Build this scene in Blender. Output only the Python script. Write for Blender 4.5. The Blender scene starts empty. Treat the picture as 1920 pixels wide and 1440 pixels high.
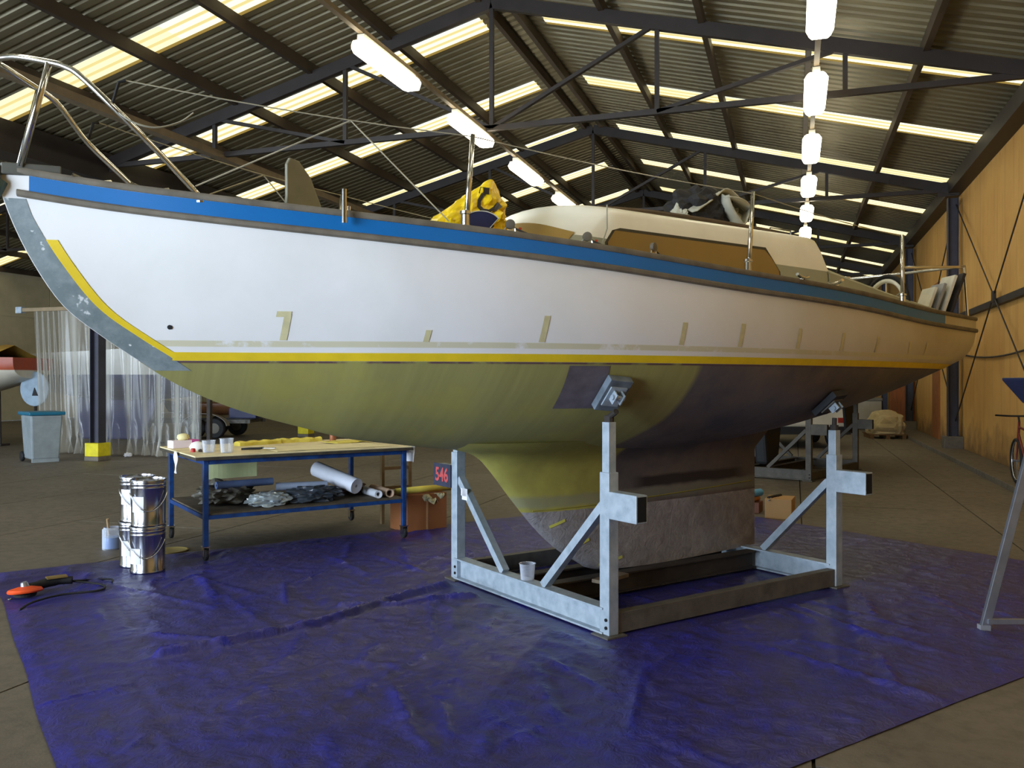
import bpy, bmesh, math, random
import numpy as np
from mathutils import Vector, Matrix, noise
from mathutils.bvhtree import BVHTree

random.seed(7)
S = bpy.context.scene
C = S.collection
PI = math.pi

# ------------------------------------------------------------------ camera
YAW = math.atan(530 / 1600)                      # camera looks left of the shed axis (+Y)
cam_d = bpy.data.cameras.new('camera')
cam_d.sensor_width = 36.0
cam_d.lens = 36.0 * 1600 / 1920
cam_d.shift_y = -5.0 / 1920
cam_d.clip_end = 200
cam = bpy.data.objects.new('camera', cam_d)
C.objects.link(cam)
cam.location = (0, 0, 1.6)
cam.rotation_euler = (PI / 2, 0, YAW)
S.camera = cam

# ------------------------------------------------------------------ world, daylight, exposure
S.view_settings.view_transform = 'Standard'
S.view_settings.look = 'None'
S.view_settings.gamma = 1.0
S.view_settings.exposure = 0.0
S.view_settings.use_curve_mapping = False
w = bpy.data.worlds.new('sky'); S.world = w; w.use_nodes = True
bg = w.node_tree.nodes['Background']
bg.inputs[0].default_value = (0.62, 0.78, 1.0, 1)
bg.inputs[1].default_value = 1.6

def area(name, loc, rot, sx, sy, power, col):
    d = bpy.data.lights.new(name, 'AREA'); d.shape = 'RECTANGLE'; d.size = sx; d.size_y = sy
    d.energy = power; d.color = col
    o = bpy.data.objects.new(name, d); C.objects.link(o); o.location = loc; o.rotation_euler = rot
    return o
# daylight coming in through the big open doorway in the end wall behind the camera
DOOR = (-10.8, -4.6, 4.6)      # x0, x1, height
FRONT_Y = -6.0
area('doorway_daylight', ((DOOR[0] + DOOR[1]) / 2, FRONT_Y + 0.05, DOOR[2] / 2), (PI / 2, 0, 0), DOOR[1] - DOOR[0], DOOR[2] - .1, 1900, (0.72, 0.85, 1.0))
DOOR2 = (-23.5, -15.5, 4.6)   # the second doorway, in the end wall of the left bay
area('doorway_daylight_left_bay', ((DOOR2[0] + DOOR2[1]) / 2, FRONT_Y + 0.05, DOOR2[2] / 2), (PI / 2, 0, 0), DOOR2[1] - DOOR2[0], DOOR2[2] - .1, 3000, (0.72, 0.85, 1.0))

try:
    S.cycles.use_denoising = True
    S.cycles.use_light_tree = False
    S.cycles.max_bounces = 5
    S.cycles.diffuse_bounces = 3
    S.cycles.glossy_bounces = 2
    S.cycles.transmission_bounces = 3
    S.cycles.use_adaptive_sampling = True
    S.cycles.adaptive_threshold = 0.03
    S.cycles.caustics_reflective = False
    S.cycles.caustics_refractive = False
    S.cycles.transparent_max_bounces = 12
    S.cycles.sample_clamp_indirect = 6.0
except Exception:
    pass

# ------------------------------------------------------------------ material helpers
def srgb(r, g, b):
    f = lambda c: (c / 255 / 12.92) if c / 255 <= 0.04045 else ((c / 255 + 0.055) / 1.055) ** 2.4
    return (f(r), f(g), f(b), 1)

class NT:
    """small wrapper to write node maths"""
    def __init__(self, name):
        self.m = bpy.data.materials.new(name); self.m.use_nodes = True
        self.t = self.m.node_tree
        self.bsdf = self.t.nodes['Principled BSDF']
        self.out = self.t.nodes['Material Output']
        self.tc = self.t.nodes.new('ShaderNodeTexCoord')
    def link(self, a, b): self.t.links.new(a, b)
    def put(self, sock, v):
        if hasattr(v, 'is_output') or isinstance(v, bpy.types.NodeSocket): self.link(v, sock)
        else: sock.default_value = v
    def math(self, op, a, b=0.0, c=0.0, clamp=False):
        n = self.t.nodes.new('ShaderNodeMath'); n.operation = op; n.use_clamp = clamp
        self.put(n.inputs[0], a); self.put(n.inputs[1], b)
        if len(n.inputs) > 2: self.put(n.inputs[2], c)
        return n.outputs[0]
    def mix(self, fac, a, b):
        n = self.t.nodes.new('ShaderNodeMix'); n.data_type = 'RGBA'
        self.put(n.inputs[0], fac); self.put(n.inputs[6], a); self.put(n.inputs[7], b)
        return n.outputs[2]
    def noise(self, scale, detail=4, rough=.55, vec=None, dist=0.0):
        n = self.t.nodes.new('ShaderNodeTexNoise')
        n.inputs['Scale'].default_value = scale; n.inputs['Detail'].default_value = detail
        n.inputs['Roughness'].default_value = rough; n.inputs['Distortion'].default_value = dist
        self.link(vec if vec is not None else self.tc.outputs['Object'], n.inputs['Vector'])
        return n.outputs['Fac']
    def mapped(self, scale=(1, 1, 1), rot=(0, 0, 0)):
        n = self.t.nodes.new('ShaderNodeMapping')
        n.inputs['Scale'].default_value = scale; n.inputs['Rotation'].default_value = rot
        self.link(self.tc.outputs['Object'], n.inputs['Vector'])
        return n.outputs[0]
    def ramp(self, v, lo, hi):
        n = self.t.nodes.new('ShaderNodeMapRange'); n.clamp = True
        self.put(n.inputs[0], v); n.inputs[1].default_value = lo; n.inputs[2].default_value = hi
        return n.outputs[0]
    def xyz(self):
        n = self.t.nodes.new('ShaderNodeSeparateXYZ'); self.link(self.tc.outputs['Object'], n.inputs[0])
        return n.outputs
    def attr(self, name):
        n = self.t.nodes.new('ShaderNodeAttribute'); n.attribute_name = name
        return n.outputs['Fac']
    def bump(self, h, strength=.3, dist=.02):
        n = self.t.nodes.new('ShaderNodeBump'); n.inputs['Strength'].default_value = strength
        n.inputs['Distance'].default_value = dist
        self.link(h, n.inputs['Height']); self.link(n.outputs[0], self.bsdf.inputs['Normal'])
    def set(self, **k):
        for a, v in k.items(): self.put(self.bsdf.inputs[a.replace('_', ' ')], v)

MATS = {}
def mat(name, col, rough=.6, metal=0.0, var=.12, scale=6.0, bump=0.0, col2=None, emis=None, alpha=None, trans=None):
    """plain procedural material: colour with noise variation, optional bump"""
    if name in MATS: return MATS[name]
    n = NT(name)
    a = srgb(*col)
    b = srgb(*col2) if col2 else tuple(max(0, c * (1 - var * 2)) for c in a[:3]) + (1,)
    f = n.ramp(n.noise(scale, 5), .35, .7)
    n.set(Base_Color=n.mix(f, a, b), Roughness=rough, Metallic=metal)
    if bump: n.bump(n.noise(scale * 6, 4), bump, .01)
    if emis: n.set(Emission_Color=(*emis[0], 1), Emission_Strength=emis[1])
    if trans: n.set(Transmission_Weight=trans)
    if alpha is not None: n.set(Alpha=alpha)
    MATS[name] = n.m
    return n.m

# ------------------------------------------------------------------ mesh helpers
class MB:
    def __init__(self): self.v = []; self.f = []
    def add(self, vs, fs):
        o = len(self.v); self.v += [tuple(p) for p in vs]; self.f += [tuple(i + o for i in q) for q in fs]; return self
    def box(self, x0, x1, y0, y1, z0, z1, M=None):
        vs = [Vector((x, y, z)) for z in (z0, z1) for y in (y0, y1) for x in (x0, x1)]
        if M is not None: vs = [M @ p for p in vs]
        return self.add(vs, [(0, 2, 3, 1), (4, 5, 7, 6), (0, 1, 5, 4), (2, 6, 7, 3), (0, 4, 6, 2), (1, 3, 7, 5)])
    def beam(self, a, b, wd, hd, up=(0, 0, 1)):
        """rectangular bar from a to b; wd across, hd along up"""
        a = Vector(a); b = Vector(b); d = (b - a); L = d.length; d.normalize(); up = Vector(up)
        s = d.cross(up)
        if s.length < 1e-5: s = d.cross(Vector((1, 0, 0)))
        s.normalize(); u = s.cross(d)
        M = Matrix((s, d, u)).transposed().to_4x4(); M.translation = a
        return self.box(-wd / 2, wd / 2, 0, L, -hd / 2, hd / 2, M)
    def ibeam(self, a, b, wd, hd, t=.012, up=(0, 0, 1)):
        a = Vector(a); b = Vector(b); u = Vector(up)
        self.beam(a, b, t, hd - t, up)
        self.beam(a + u * (hd / 2 - t / 2), b + u * (hd / 2 - t / 2), wd, t, up)
        self.beam(a - u * (hd / 2 - t / 2), b - u * (hd / 2 - t / 2), wd, t, up)
        return self
    def tube(self, pts, r, n=8, cap=True):
        pts = [Vector(p) for p in pts]; m = len(pts)
        rs = r if isinstance(r, (list, tuple)) else [r] * m
        prev = None; rings = []
        for i, p in enumerate(pts):
            d = (pts[min(i + 1, m - 1)] - pts[max(i - 1, 0)]).normalized()
            if prev is None:
                s = d.cross(Vector((0, 0, 1)))
                if s.length < 1e-3: s = d.cross(Vector((1, 0, 0)))
            else: s = prev - d * prev.dot(d)
            s.normalize(); prev = s; u = d.cross(s)
            rings.append([p + (s * math.cos(2 * PI * k / n) + u * math.sin(2 * PI * k / n)) * rs[i] for k in range(n)])
        vs = [q for ring in rings for q in ring]
        fs = [(i * n + k, i * n + (k + 1) % n, (i + 1) * n + (k + 1) % n, (i + 1) * n + k) for i in range(m - 1) for k in range(n)]
        if cap: fs += [tuple(reversed(range(n))), tuple((m - 1) * n + k for k in range(n))]
        return self.add(vs, fs)
    def lathe(self, prof, n=24, M=None, cap=True):
        vs = [Vector((r * math.cos(2 * PI * k / n), r * math.sin(2 * PI * k / n), z)) for r, z in prof for k in range(n)]
        if M is not None: vs = [M @ p for p in vs]
        m = len(prof)
        fs = [(i * n + k, i * n + (k + 1) % n, (i + 1) * n + (k + 1) % n, (i + 1) * n + k) for i in range(m - 1) for k in range(n)]
        if cap: fs += [tuple(reversed(range(n))), tuple((m - 1) * n + k for k in range(n))]
        return self.add(vs, fs)
    def torus(self, R, r, n=32, k=10, M=None, a0=0, a1=2 * PI):
        full = abs(a1 - a0 - 2 * PI) < 1e-6
        pts = [Vector((R * math.cos(a0 + (a1 - a0) * i / n), R * math.sin(a0 + (a1 - a0) * i / n), 0)) for i in range(n + 1)]
        vs = []
        for i in range(n if full else n + 1):
            d = pts[i].normalized()
            for j in range(k):
                t = 2 * PI * j / k
                vs.append(pts[i] + d * (r * math.cos(t)) + Vector((0, 0, r * math.sin(t))))
        if M is not None: vs = [M @ p for p in vs]
        nn = n if full else n + 1
        fs = [(i * k + j, ((i + 1) % nn) * k + j, ((i + 1) % nn) * k + (j + 1) % k, i * k + (j + 1) % k) for i in range(n) for j in range(k)]
        return self.add(vs, fs)
    def prism(self, poly, z0, z1, M=None):
        n = len(poly)
        vs = [Vector((x, y, z)) for z in (z0, z1) for x, y in poly]
        if M is not None: vs = [M @ p for p in vs]
        return self.add(vs, [tuple(reversed(range(n))), tuple(range(n, 2 * n))] + [(i, (i + 1) % n, n + (i + 1) % n, n + i) for i in range(n)])
    def grid(self, P):
        """P[i][j] points"""
        a = len(P); b = len(P[0])
        return self.add([p for r in P for p in r], [(i * b + j, (i + 1) * b + j, (i + 1) * b + j + 1, i * b + j + 1) for i in range(a - 1) for j in range(b - 1)])
    def build(self, name, m, parent=None, smooth=False, bevel=0, solid=0):
        me = bpy.data.meshes.new(name); me.from_pydata(self.v, [], self.f); me.update()
        bm = bmesh.new(); bm.from_mesh(me); bmesh.ops.recalc_face_normals(bm, faces=bm.faces); bm.to_mesh(me); bm.free()
        me.materials.append(m)
        if smooth:
            me.polygons.foreach_set('use_smooth', [True] * len(me.polygons))
        o = bpy.data.objects.new(name, me); C.objects.link(o); o.parent = parent
        if smooth == 'auto':
            md = o.modifiers.new('es', 'EDGE_SPLIT'); md.split_angle = math.radians(38)
        if bevel:
            md = o.modifiers.new('bv', 'BEVEL'); md.width = bevel; md.segments = 2; md.limit_method = 'ANGLE'
        if solid:
            md = o.modifiers.new('so', 'SOLIDIFY'); md.thickness = solid; md.offset = 0
        return o

def empty(name, loc=(0, 0, 0), rz=0):
    o = bpy.data.objects.new(name, None); C.objects.link(o); o.location = loc; o.rotation_euler = (0, 0, rz); o.empty_display_size = .1
    return o
def tag(o, label, cat, group=None, kind=None):
    o['label'] = label
    if cat: o['category'] = cat
    if group: o['group'] = group
    if kind: o['kind'] = kind
    return o
def thing(name, label, cat, loc=(0, 0, 0), rz=0, group=None):
    return tag(empty(name, loc, rz), label, cat, group)
def struct(o, label=None):
    o['kind'] = 'structure'
    if label: o['label'] = label
    return o
def copy_tree(o, parent=None):
    c = o.copy(); C.objects.link(c); c.parent = parent
    for ch in list(o.children): copy_tree(ch, c)
    return c
def text_mesh(s, size, depth=.001):
    cu = bpy.data.curves.new('t', 'FONT'); cu.body = s; cu.size = size; cu.extrude = depth; cu.align_x = 'CENTER'; cu.align_y = 'CENTER'; cu.offset = .004
    t = bpy.data.objects.new('t', cu); C.objects.link(t)
    bpy.context.view_layer.update()
    me = bpy.data.meshes.new_from_object(t.evaluated_get(bpy.context.evaluated_depsgraph_get()))
    bpy.data.objects.remove(t); bpy.data.curves.remove(cu)
    return me

def pchip(xs, ys):
    xs = np.array(xs, float); ys = np.array(ys, float); h = np.diff(xs); d = np.diff(ys) / h
    m = np.zeros_like(xs); m[0] = d[0]; m[-1] = d[-1]
    for i in range(1, len(xs) - 1):
        if d[i - 1] * d[i] > 0:
            w1 = 2 * h[i] + h[i - 1]; w2 = h[i] + 2 * h[i - 1]
            m[i] = (w1 + w2) / (w1 / d[i - 1] + w2 / d[i])
    def f(x):
        x = min(max(x, xs[0]), xs[-1]); i = min(max(int(np.searchsorted(xs, x) - 1), 0), len(xs) - 2)
        t = (x - xs[i]) / h[i]
        return float(ys[i] * (1 + 2 * t) * (1 - t) ** 2 + m[i] * h[i] * t * (1 - t) ** 2 + ys[i + 1] * t * t * (3 - 2 * t) + m[i + 1] * h[i] * t * t * (t - 1))
    return f

# frame of the boat, the cradle, the ground sheet and the work bench
BA = math.radians(232.5)
BO = Vector((-1.145, 6.761, 0))
BM = Matrix.Translation(BO) @ Matrix.Rotation(BA, 4, 'Z')
def B(x, y, z=0): return BM @ Vector((x, y, z))

# ------------------------------------------------------------------ materials
def m_concrete():
    n = NT('concrete')
    geo = n.t.nodes.new('ShaderNodeNewGeometry'); n.tc = type('T', (), {'outputs': {'Object': geo.outputs['Position']}})()
    a = n.noise(.7, 6, .6); b = n.noise(9, 6, .7); c = n.noise(60, 3, .6)
    base = n.mix(n.ramp(a, .3, .7), srgb(122, 113, 99), srgb(100, 92, 81))
    base = n.mix(n.math('MULTIPLY', n.ramp(b, .45, .75), .5), base, srgb(64, 58, 50))
    base = n.mix(n.math('MULTIPLY', n.ramp(n.noise(1.7, 4, .6, dist=1.5), .58, .66), .35), base, srgb(118, 110, 98))
    n.set(Base_Color=base, Roughness=n.math('ADD', n.math('MULTIPLY', b, .3), .42), Specular_IOR_Level=.35)
    n.bump(c, .25, .004)
    return n.m
M_CONC = m_concrete()
M_JOINT = mat('joint_dirt', (52, 44, 34), .95)
def m_ochre():
    n = NT('ochre_wall')
    geo = n.t.nodes.new('ShaderNodeNewGeometry'); n.tc = type('T', (), {'outputs': {'Object': geo.outputs['Position']}})()
    a = n.noise(.8, 5, .6); g = n.noise(1.0, 4, .6, n.mapped((6, 6, .35)))
    base = n.mix(n.ramp(a, .3, .75), srgb(214, 168, 92), srgb(196, 146, 74))
    base = n.mix(n.math('MULTIPLY', n.ramp(g, .5, .8), .45), base, srgb(150, 104, 52))
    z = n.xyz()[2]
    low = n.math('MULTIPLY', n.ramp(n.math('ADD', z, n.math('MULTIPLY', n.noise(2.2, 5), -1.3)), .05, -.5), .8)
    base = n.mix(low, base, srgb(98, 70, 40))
    n.set(Base_Color=base, Roughness=.75); n.bump(n.noise(30, 3), .1, .004)
    return n.m
M_OCHRE = m_ochre()
M_STEEL = mat('dark_painted_steel', (52, 45, 42), .55, .1, .15, 3)
M_PURLIN = mat('brown_purlin_steel', (66, 54, 42), .6, .05, .2, 2)
def m_roof():
    n = NT('roof_sheet_metal')
    a = n.noise(.5, 4); b = n.noise(1.0, 4, .6, n.mapped((.5, 5, 1)))
    base = n.mix(n.ramp(a, .3, .7), srgb(138, 130, 104), srgb(116, 108, 84))
    base = n.mix(n.math('MULTIPLY', n.ramp(b, .5, .75), .5), base, srgb(92, 74, 52))
    n.set(Base_Color=base, Roughness=.45, Metallic=.35)
    return n.m
M_ROOF = m_roof()
def m_emit(name, col, strength):
    m = bpy.data.materials.new(name); m.use_nodes = True; t = m.node_tree
    for n in list(t.nodes): t.nodes.remove(n)
    e = t.nodes.new('ShaderNodeEmission'); e.inputs[0].default_value = (*col, 1); e.inputs[1].default_value = strength
    o = t.nodes.new('ShaderNodeOutputMaterial'); t.links.new(e.outputs[0], o.inputs[0])
    return m
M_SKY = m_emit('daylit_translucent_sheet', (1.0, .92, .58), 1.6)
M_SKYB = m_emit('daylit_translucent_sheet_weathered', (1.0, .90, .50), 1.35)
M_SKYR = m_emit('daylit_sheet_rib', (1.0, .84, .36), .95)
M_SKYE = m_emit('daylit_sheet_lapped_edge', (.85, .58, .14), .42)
M_TUBE = m_emit('lit_fluorescent_diffuser', (1.0, .92, .70), 13.0)
M_LAMPBODY = mat('white_lamp_body', (215, 210, 190), .5)
M_RAIL = mat('aged_trunking', (128, 112, 88), .6)
M_PANEL = mat('pale_cladding', (196, 184, 150), .8, 0, .1, 1.5)
M_GALV = mat('galvanised_steel', (176, 188, 198), .5, .2, .22, 14, .15, (148, 162, 174))
M_GALVD = mat('dull_galvanised_steel', (112, 108, 100), .6, .35, .2, 10, .1)
M_DARKST = mat('rusty_dark_beam', (62, 55, 50), .75, .1, .25, 5)
M_BLACK = mat('black_rubber', (22, 22, 24), .7)
M_HOLE = mat('dark_hollow', (10, 10, 12), .9)
M_CHROME = mat('stainless_steel', (225, 225, 222), .16, 1.0, .05)
M_TIN = mat('bright_tinplate', (178, 180, 188), .2, 1.0, .04, 4)
M_WHITEP = mat('white_paper', (236, 236, 240), .7, 0, .04)
M_ALU = mat('aluminium', (176, 180, 190), .35, .8, .1, 12)
M_BLUEP = mat('blue_painted_steel', (28, 74, 138), .45, .1, .25, 12, 0, (22, 46, 92))
M_WOOD = mat('bench_board', (240, 224, 178), .65, 0, .15, 5)
M_WOODE = mat('dark_board_edge', (74, 66, 52), .8, 0, .3, 12)
M_CARD = mat('cardboard', (164, 124, 76), .85, 0, .08, 4)
M_YTAPE = mat('yellow_masking_tape', (238, 206, 30), .6, 0, .06, 9)
M_YPAPER = mat('yellow_foam_strip', (226, 208, 90), .8, 0, .08, 5)
M_RUBRAIL = mat('weathered_rub_rail', (120, 112, 98), .7, 0, .2, 8)
M_BLUEBAND = mat('blue_sheer_stripe', (14, 110, 182), .35, 0, .04, 3)
M_CREAM = mat('cream_gelcoat', (253, 250, 234), .35, 0, .05, 3)
M_GREYPRIME = mat('grey_green_primer', (170, 172, 150), .6, 0, .08, 3)
M_SMOKED = None

def m_hull():
    n = NT('hull_paint')
    x, y, z = n.xyz()
    # topsides: white, faintly sanded patches
    s1 = n.ramp(n.noise(1.3, 5, .6), .45, .75)
    white = n.mix(n.math('MULTIPLY', s1, .3), srgb(240, 240, 240), srgb(206, 208, 196))
    aft = n.ramp(x, 1.2, -2.6)
    white = n.mix(n.math('MULTIPLY', n.math('ADD', n.math('MULTIPLY', n.ramp(n.noise(.9, 5, .65), .3, .62), .3), .55), aft), white, srgb(176, 164, 134))
    # ghost of the old boot stripe
    gz = n.math('MULTIPLY', n.ramp(n.math('ABSOLUTE', n.math('SUBTRACT', z, 1.808)), .019, .014), n.ramp(n.noise(5, 4, .7), .34, .46))
    white = n.mix(n.math('MULTIPLY', gz, .75), white, srgb(206, 200, 158))
    # bottom: green-yellow barrier coat, dark grey aft
    st = n.noise(1.0, 5, .6, n.mapped((22, 1, .5)))
    grn = n.mix(n.ramp(st, .3, .75), srgb(156, 152, 94), srgb(142, 139, 84))
    grn = n.mix(n.ramp(n.noise(1.6, 4), .5, .72), grn, srgb(164, 157, 80))
    gry = n.mix(n.ramp(n.noise(2.2, 6, .65), .35, .65), srgb(116, 106, 98), srgb(80, 80, 88))
    gry = n.mix(n.math('MULTIPLY', n.ramp(n.noise(.9, 3), .52, .68), .5), gry, srgb(128, 118, 84))
    low = n.math('MAXIMUM', n.math('SUBTRACT', 1.5, z), 0)
    edge = n.math('ADD', .55, n.math('MULTIPLY', n.math('MULTIPLY', low, low), .8))
    edge = n.math('ADD', edge, n.math('MULTIPLY', n.math('SUBTRACT', n.noise(4, 3), .5), .06))
    dk = n.ramp(n.math('SUBTRACT', edge, x), -.02, .03)
    bot = n.mix(dk, grn, gry)
    # thin dark and red line under the tape
    bot = n.mix(n.math('MULTIPLY', n.ramp(z, 1.698, 1.706), n.ramp(n.noise(7, 4), .35, .5)), bot, srgb(96, 70, 74))
    up = n.ramp(z, 1.712, 1.716)
    n.set(Base_Color=n.mix(up, bot, white), Roughness=n.math('ADD', n.math('MULTIPLY', up, -.12), .52), Specular_IOR_Level=.4)
    n.bump(n.noise(1.0, 3, .5, n.mapped((90, 20, 20))), .06, .003)
    return n.m
M_HULL = m_hull()

def m_keel():
    n = NT('keel_paint')
    x, y, z = n.xyz()
    grn = n.mix(n.ramp(n.noise(3, 5, .6), .35, .7), srgb(166, 160, 78), srgb(136, 130, 64))
    gry = n.mix(n.ramp(n.noise(3, 6, .65), .35, .65), srgb(104, 92, 84), srgb(74, 70, 74))
    dk = n.ramp(n.math('SUBTRACT', n.math('ADD', .40, n.math('MULTIPLY', n.noise(3, 3), .12)), x), -.03, .03)
    c = n.mix(dk, grn, gry)
    streak = n.math('MULTIPLY', n.ramp(n.math('ABSOLUTE', n.math('SUBTRACT', z, n.math('ADD', .80, n.math('MULTIPLY', n.noise(2.5, 3), .05)))), .055, .03), n.math('MULTIPLY', n.ramp(x, .25, .1), n.ramp(x, -1.2, -1.0)))
    c = n.mix(streak, c, srgb(34, 26, 30))
    pale = n.math('MULTIPLY', n.ramp(n.math('ABSOLUTE', n.math('SUBTRACT', z, n.math('ADD', .70, n.math('MULTIPLY', n.noise(5, 3), .06)))), .06, .03), .6)
    c = n.mix(pale, c, srgb(126, 128, 112))
    n.set(Base_Color=c, Roughness=.6)
    return n.m
M_KEEL = m_keel()
def m_wrap():
    n = NT('clear_plastic_wrap')
    f = n.noise(6, 5, .7, dist=1.2)
    n.set(Base_Color=n.mix(n.ramp(f, .35, .65), srgb(152, 148, 148), srgb(118, 114, 116)), Roughness=.28, Specular_IOR_Level=.6)
    n.bump(n.noise(14, 4, .6, dist=2), .35, .02)
    return n.m
M_WRAP = m_wrap()
def m_stem():
    n = NT('grey_primer_band')
    f = n.noise(7, 6, .7)
    c = n.mix(n.ramp(f, .4, .6), srgb(140, 152, 156), srgb(116, 130, 134))
    c = n.mix(n.ramp(n.noise(16, 3, .5), .66, .7), c, srgb(215, 222, 225))
    n.set(Base_Color=c, Roughness=.5)
    return n.m
M_STEM = m_stem()
def m_tarp():
    n = NT('blue_tarpaulin')
    cr = n.attr('crease')
    d = n.noise(1.1, 6, .65); e = n.noise(8, 5, .7, dist=1.0)
    blue = n.mix(n.ramp(e, .35, .7), srgb(44, 46, 150), srgb(34, 34, 118))
    dust = n.mix(n.ramp(n.noise(3.5, 5), .35, .7), srgb(66, 60, 96), srgb(52, 47, 76))
    k = n.math('ADD', n.math('MULTIPLY', n.ramp(d, .25, .65), .75), n.math('MULTIPLY', n.math('SUBTRACT', e, .5), .9))
    k = n.math('SUBTRACT', k, n.math('MULTIPLY', cr, .95), clamp=True)
    k = n.math('MINIMUM', k, .82)
    n.set(Base_Color=n.mix(k, blue, dust), Roughness=n.math('ADD', n.math('MULTIPLY', k, .22), .26), Specular_IOR_Level=.5)
    n.bump(n.noise(11, 5, .62, dist=2.2), .45, .02)
    return n.m
M_TARP = m_tarp()
def m_film(name, col, fac, rough=.15):
    n = NT(name)
    tr = n.t.nodes.new('ShaderNodeBsdfTransparent'); mx = n.t.nodes.new('ShaderNodeMixShader')
    n.set(Base_Color=n.mix(n.noise(5, 4), srgb(*col), tuple(c * .85 for c in srgb(*col)[:3]) + (1,)), Roughness=rough, Specular_IOR_Level=.7)
    lw = n.t.nodes.new('ShaderNodeLayerWeight'); lw.inputs[0].default_value = .35
    f = n.math('ADD', fac, n.math('MULTIPLY', lw.outputs['Facing'], .75), clamp=True)
    n.link(f, mx.inputs[0]); n.link(tr.outputs[0], mx.inputs[1]); n.link(n.bsdf.outputs[0], mx.inputs[2]); n.link(mx.outputs[0], n.out.inputs[0])
    return n.m
M_FILM = m_film('clear_plastic_curtain', (226, 224, 214), .16)
M_CUP = m_film('clear_plastic_cup', (225, 232, 245), .12)
def m_smoked():
    n = NT('bronze_acrylic_window')
    n.set(Base_Color=n.mix(n.noise(1.2, 3), srgb(158, 128, 70), srgb(132, 106, 56)), Roughness=.24, Specular_IOR_Level=.8)
    return n.m
M_SMOKED = m_smoked()

exec_order = []

# ================================================================== THE SHED
RX, RH, EX, EH = -4.92, 8.08, 3.54, 5.90          # ridge / eave of the rafter line
SL = (RH - EH) / (EX - RX)
Y0, Y1 = FRONT_Y, 46.0
LX = RX - (EX - RX)                                # valley between the two bays, -13.38
LX2 = LX - 2 * (EX - RX)                           # far left wall, -30.3
def rafter(X, ridge=RX): return RH - SL * abs(X - ridge)

# floor: slabs with open joints over a dirty bed
floor = struct(MB().box(LX2 - .3, 3.9, Y0 - 12, Y1 + .3, -.12, -.016).build('floor', M_JOINT), 'worn concrete floor of the shed')
xs = [3.62] + [2.05 - 1.975 * k for k in range(0, 10)]
ys = [Y0 - .1 + 3.98 * k for k in range(0, 11)]
G = .008
slab_cache = {}
for i in range(len(xs) - 1):
    for j in range(len(ys) - 1):
        a, b = xs[i + 1], xs[i]; c, d = ys[j], ys[j + 1]
        if i % 2 == 1: c += 1.9; d += 1.9
        key = (round(b - a, 3), round(d - c, 3))
        if key not in slab_cache:
            hw, hd = (b - a) / 2 - G, (d - c) / 2 - G
            o = MB().box(-hw, hw, -hd, hd, -.1, 0).build('concrete_slab', M_CONC, floor)
            slab_cache[key] = o.data
        else:
            o = bpy.data.objects.new('concrete_slab', slab_cache[key]); C.objects.link(o); o.parent = floor
        o.location = ((a + b) / 2, (c + d) / 2, 0)
xe = xs[-1]
MB().box(LX2, xe - G, Y0 - 10, Y1, -.1, 0).build('concrete_slab', M_CONC, floor)
MB().box(xe, 3.62, ys[-1] + 1.92, Y1, -.1, 0).build('concrete_slab', M_CONC, floor)
MB().box(xe, 3.62, Y0 - 10, ys[0] - .02, -.1, 0).build('concrete_slab', M_CONC, floor)

# right wall: ochre panels, girts, rod bracing, kerb
wr = struct(MB().box(3.63, 3.78, Y0, Y1, 0, 6.18).build('wall_right', M_OCHRE), 'ochre painted side wall of the shed')
yy = 10.2; pc = None
while yy < Y1 - .5:
    if pc is None:
        pc = MB().box(-.02, .012, .006, 1.244, 0.0, 6.16).build('wall_panel', M_OCHRE, wr, bevel=.004)
        o = pc
    else:
        o = pc.copy(); C.objects.link(o)
    o.location = (3.62, yy, 0); yy += 1.25
for zz in (3.06,):
    MB().box(3.50, 3.60, Y0 + .2, Y1 - .2, zz - .06, zz + .06).build('girt', M_STEEL, wr)
for ya in (13.75, 21.5):
    yb = ya + 7.75
    for p, q in (((3.47, ya, .7), (3.47, yb, 5.6)), ((3.455, ya, 5.6), (3.455, yb, .7))):
        MB().tube([p, q], .014, 6).build('brace_rod', M_STEEL, wr)
    MB().box(3.44, 3.485, (ya + yb) / 2 - .1, (ya + yb) / 2 + .1, 3.05, 3.25).build('brace_plate', M_STEEL, wr)
MB().tube([(3.56, 14 + i * .55, 2.22 - .16 * math.sin(PI * min(1, i / 14))) for i in range(15)], .018, 6).build('wall_cable', M_STEEL, wr)
MB().box(2.98, 3.6, 7, Y1 - .3, -.01, .09).build('kerb', M_CONC, wr, bevel=.012)
MB().box(3.56, 3.6, 24.6, 25.7, .09, 4.2).build('wall_patch', mat('brown_patch', (150, 92, 44), .8), wr)
dr = MB().box(3.45, 3.6, 29.6, 35.4, .09, 2.9).build('door_1', mat('orange_timber', (196, 104, 36), .55, 0, .2, 3), None)
struct(dr, 'orange timber sliding door on the ochre wall')
for k in range(6):
    MB().box(3.42, 3.46, 29.65 + k * .96, 30.55 + k * .96, .14, 2.85).build('door_board', MATS['orange_timber'], dr)

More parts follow.
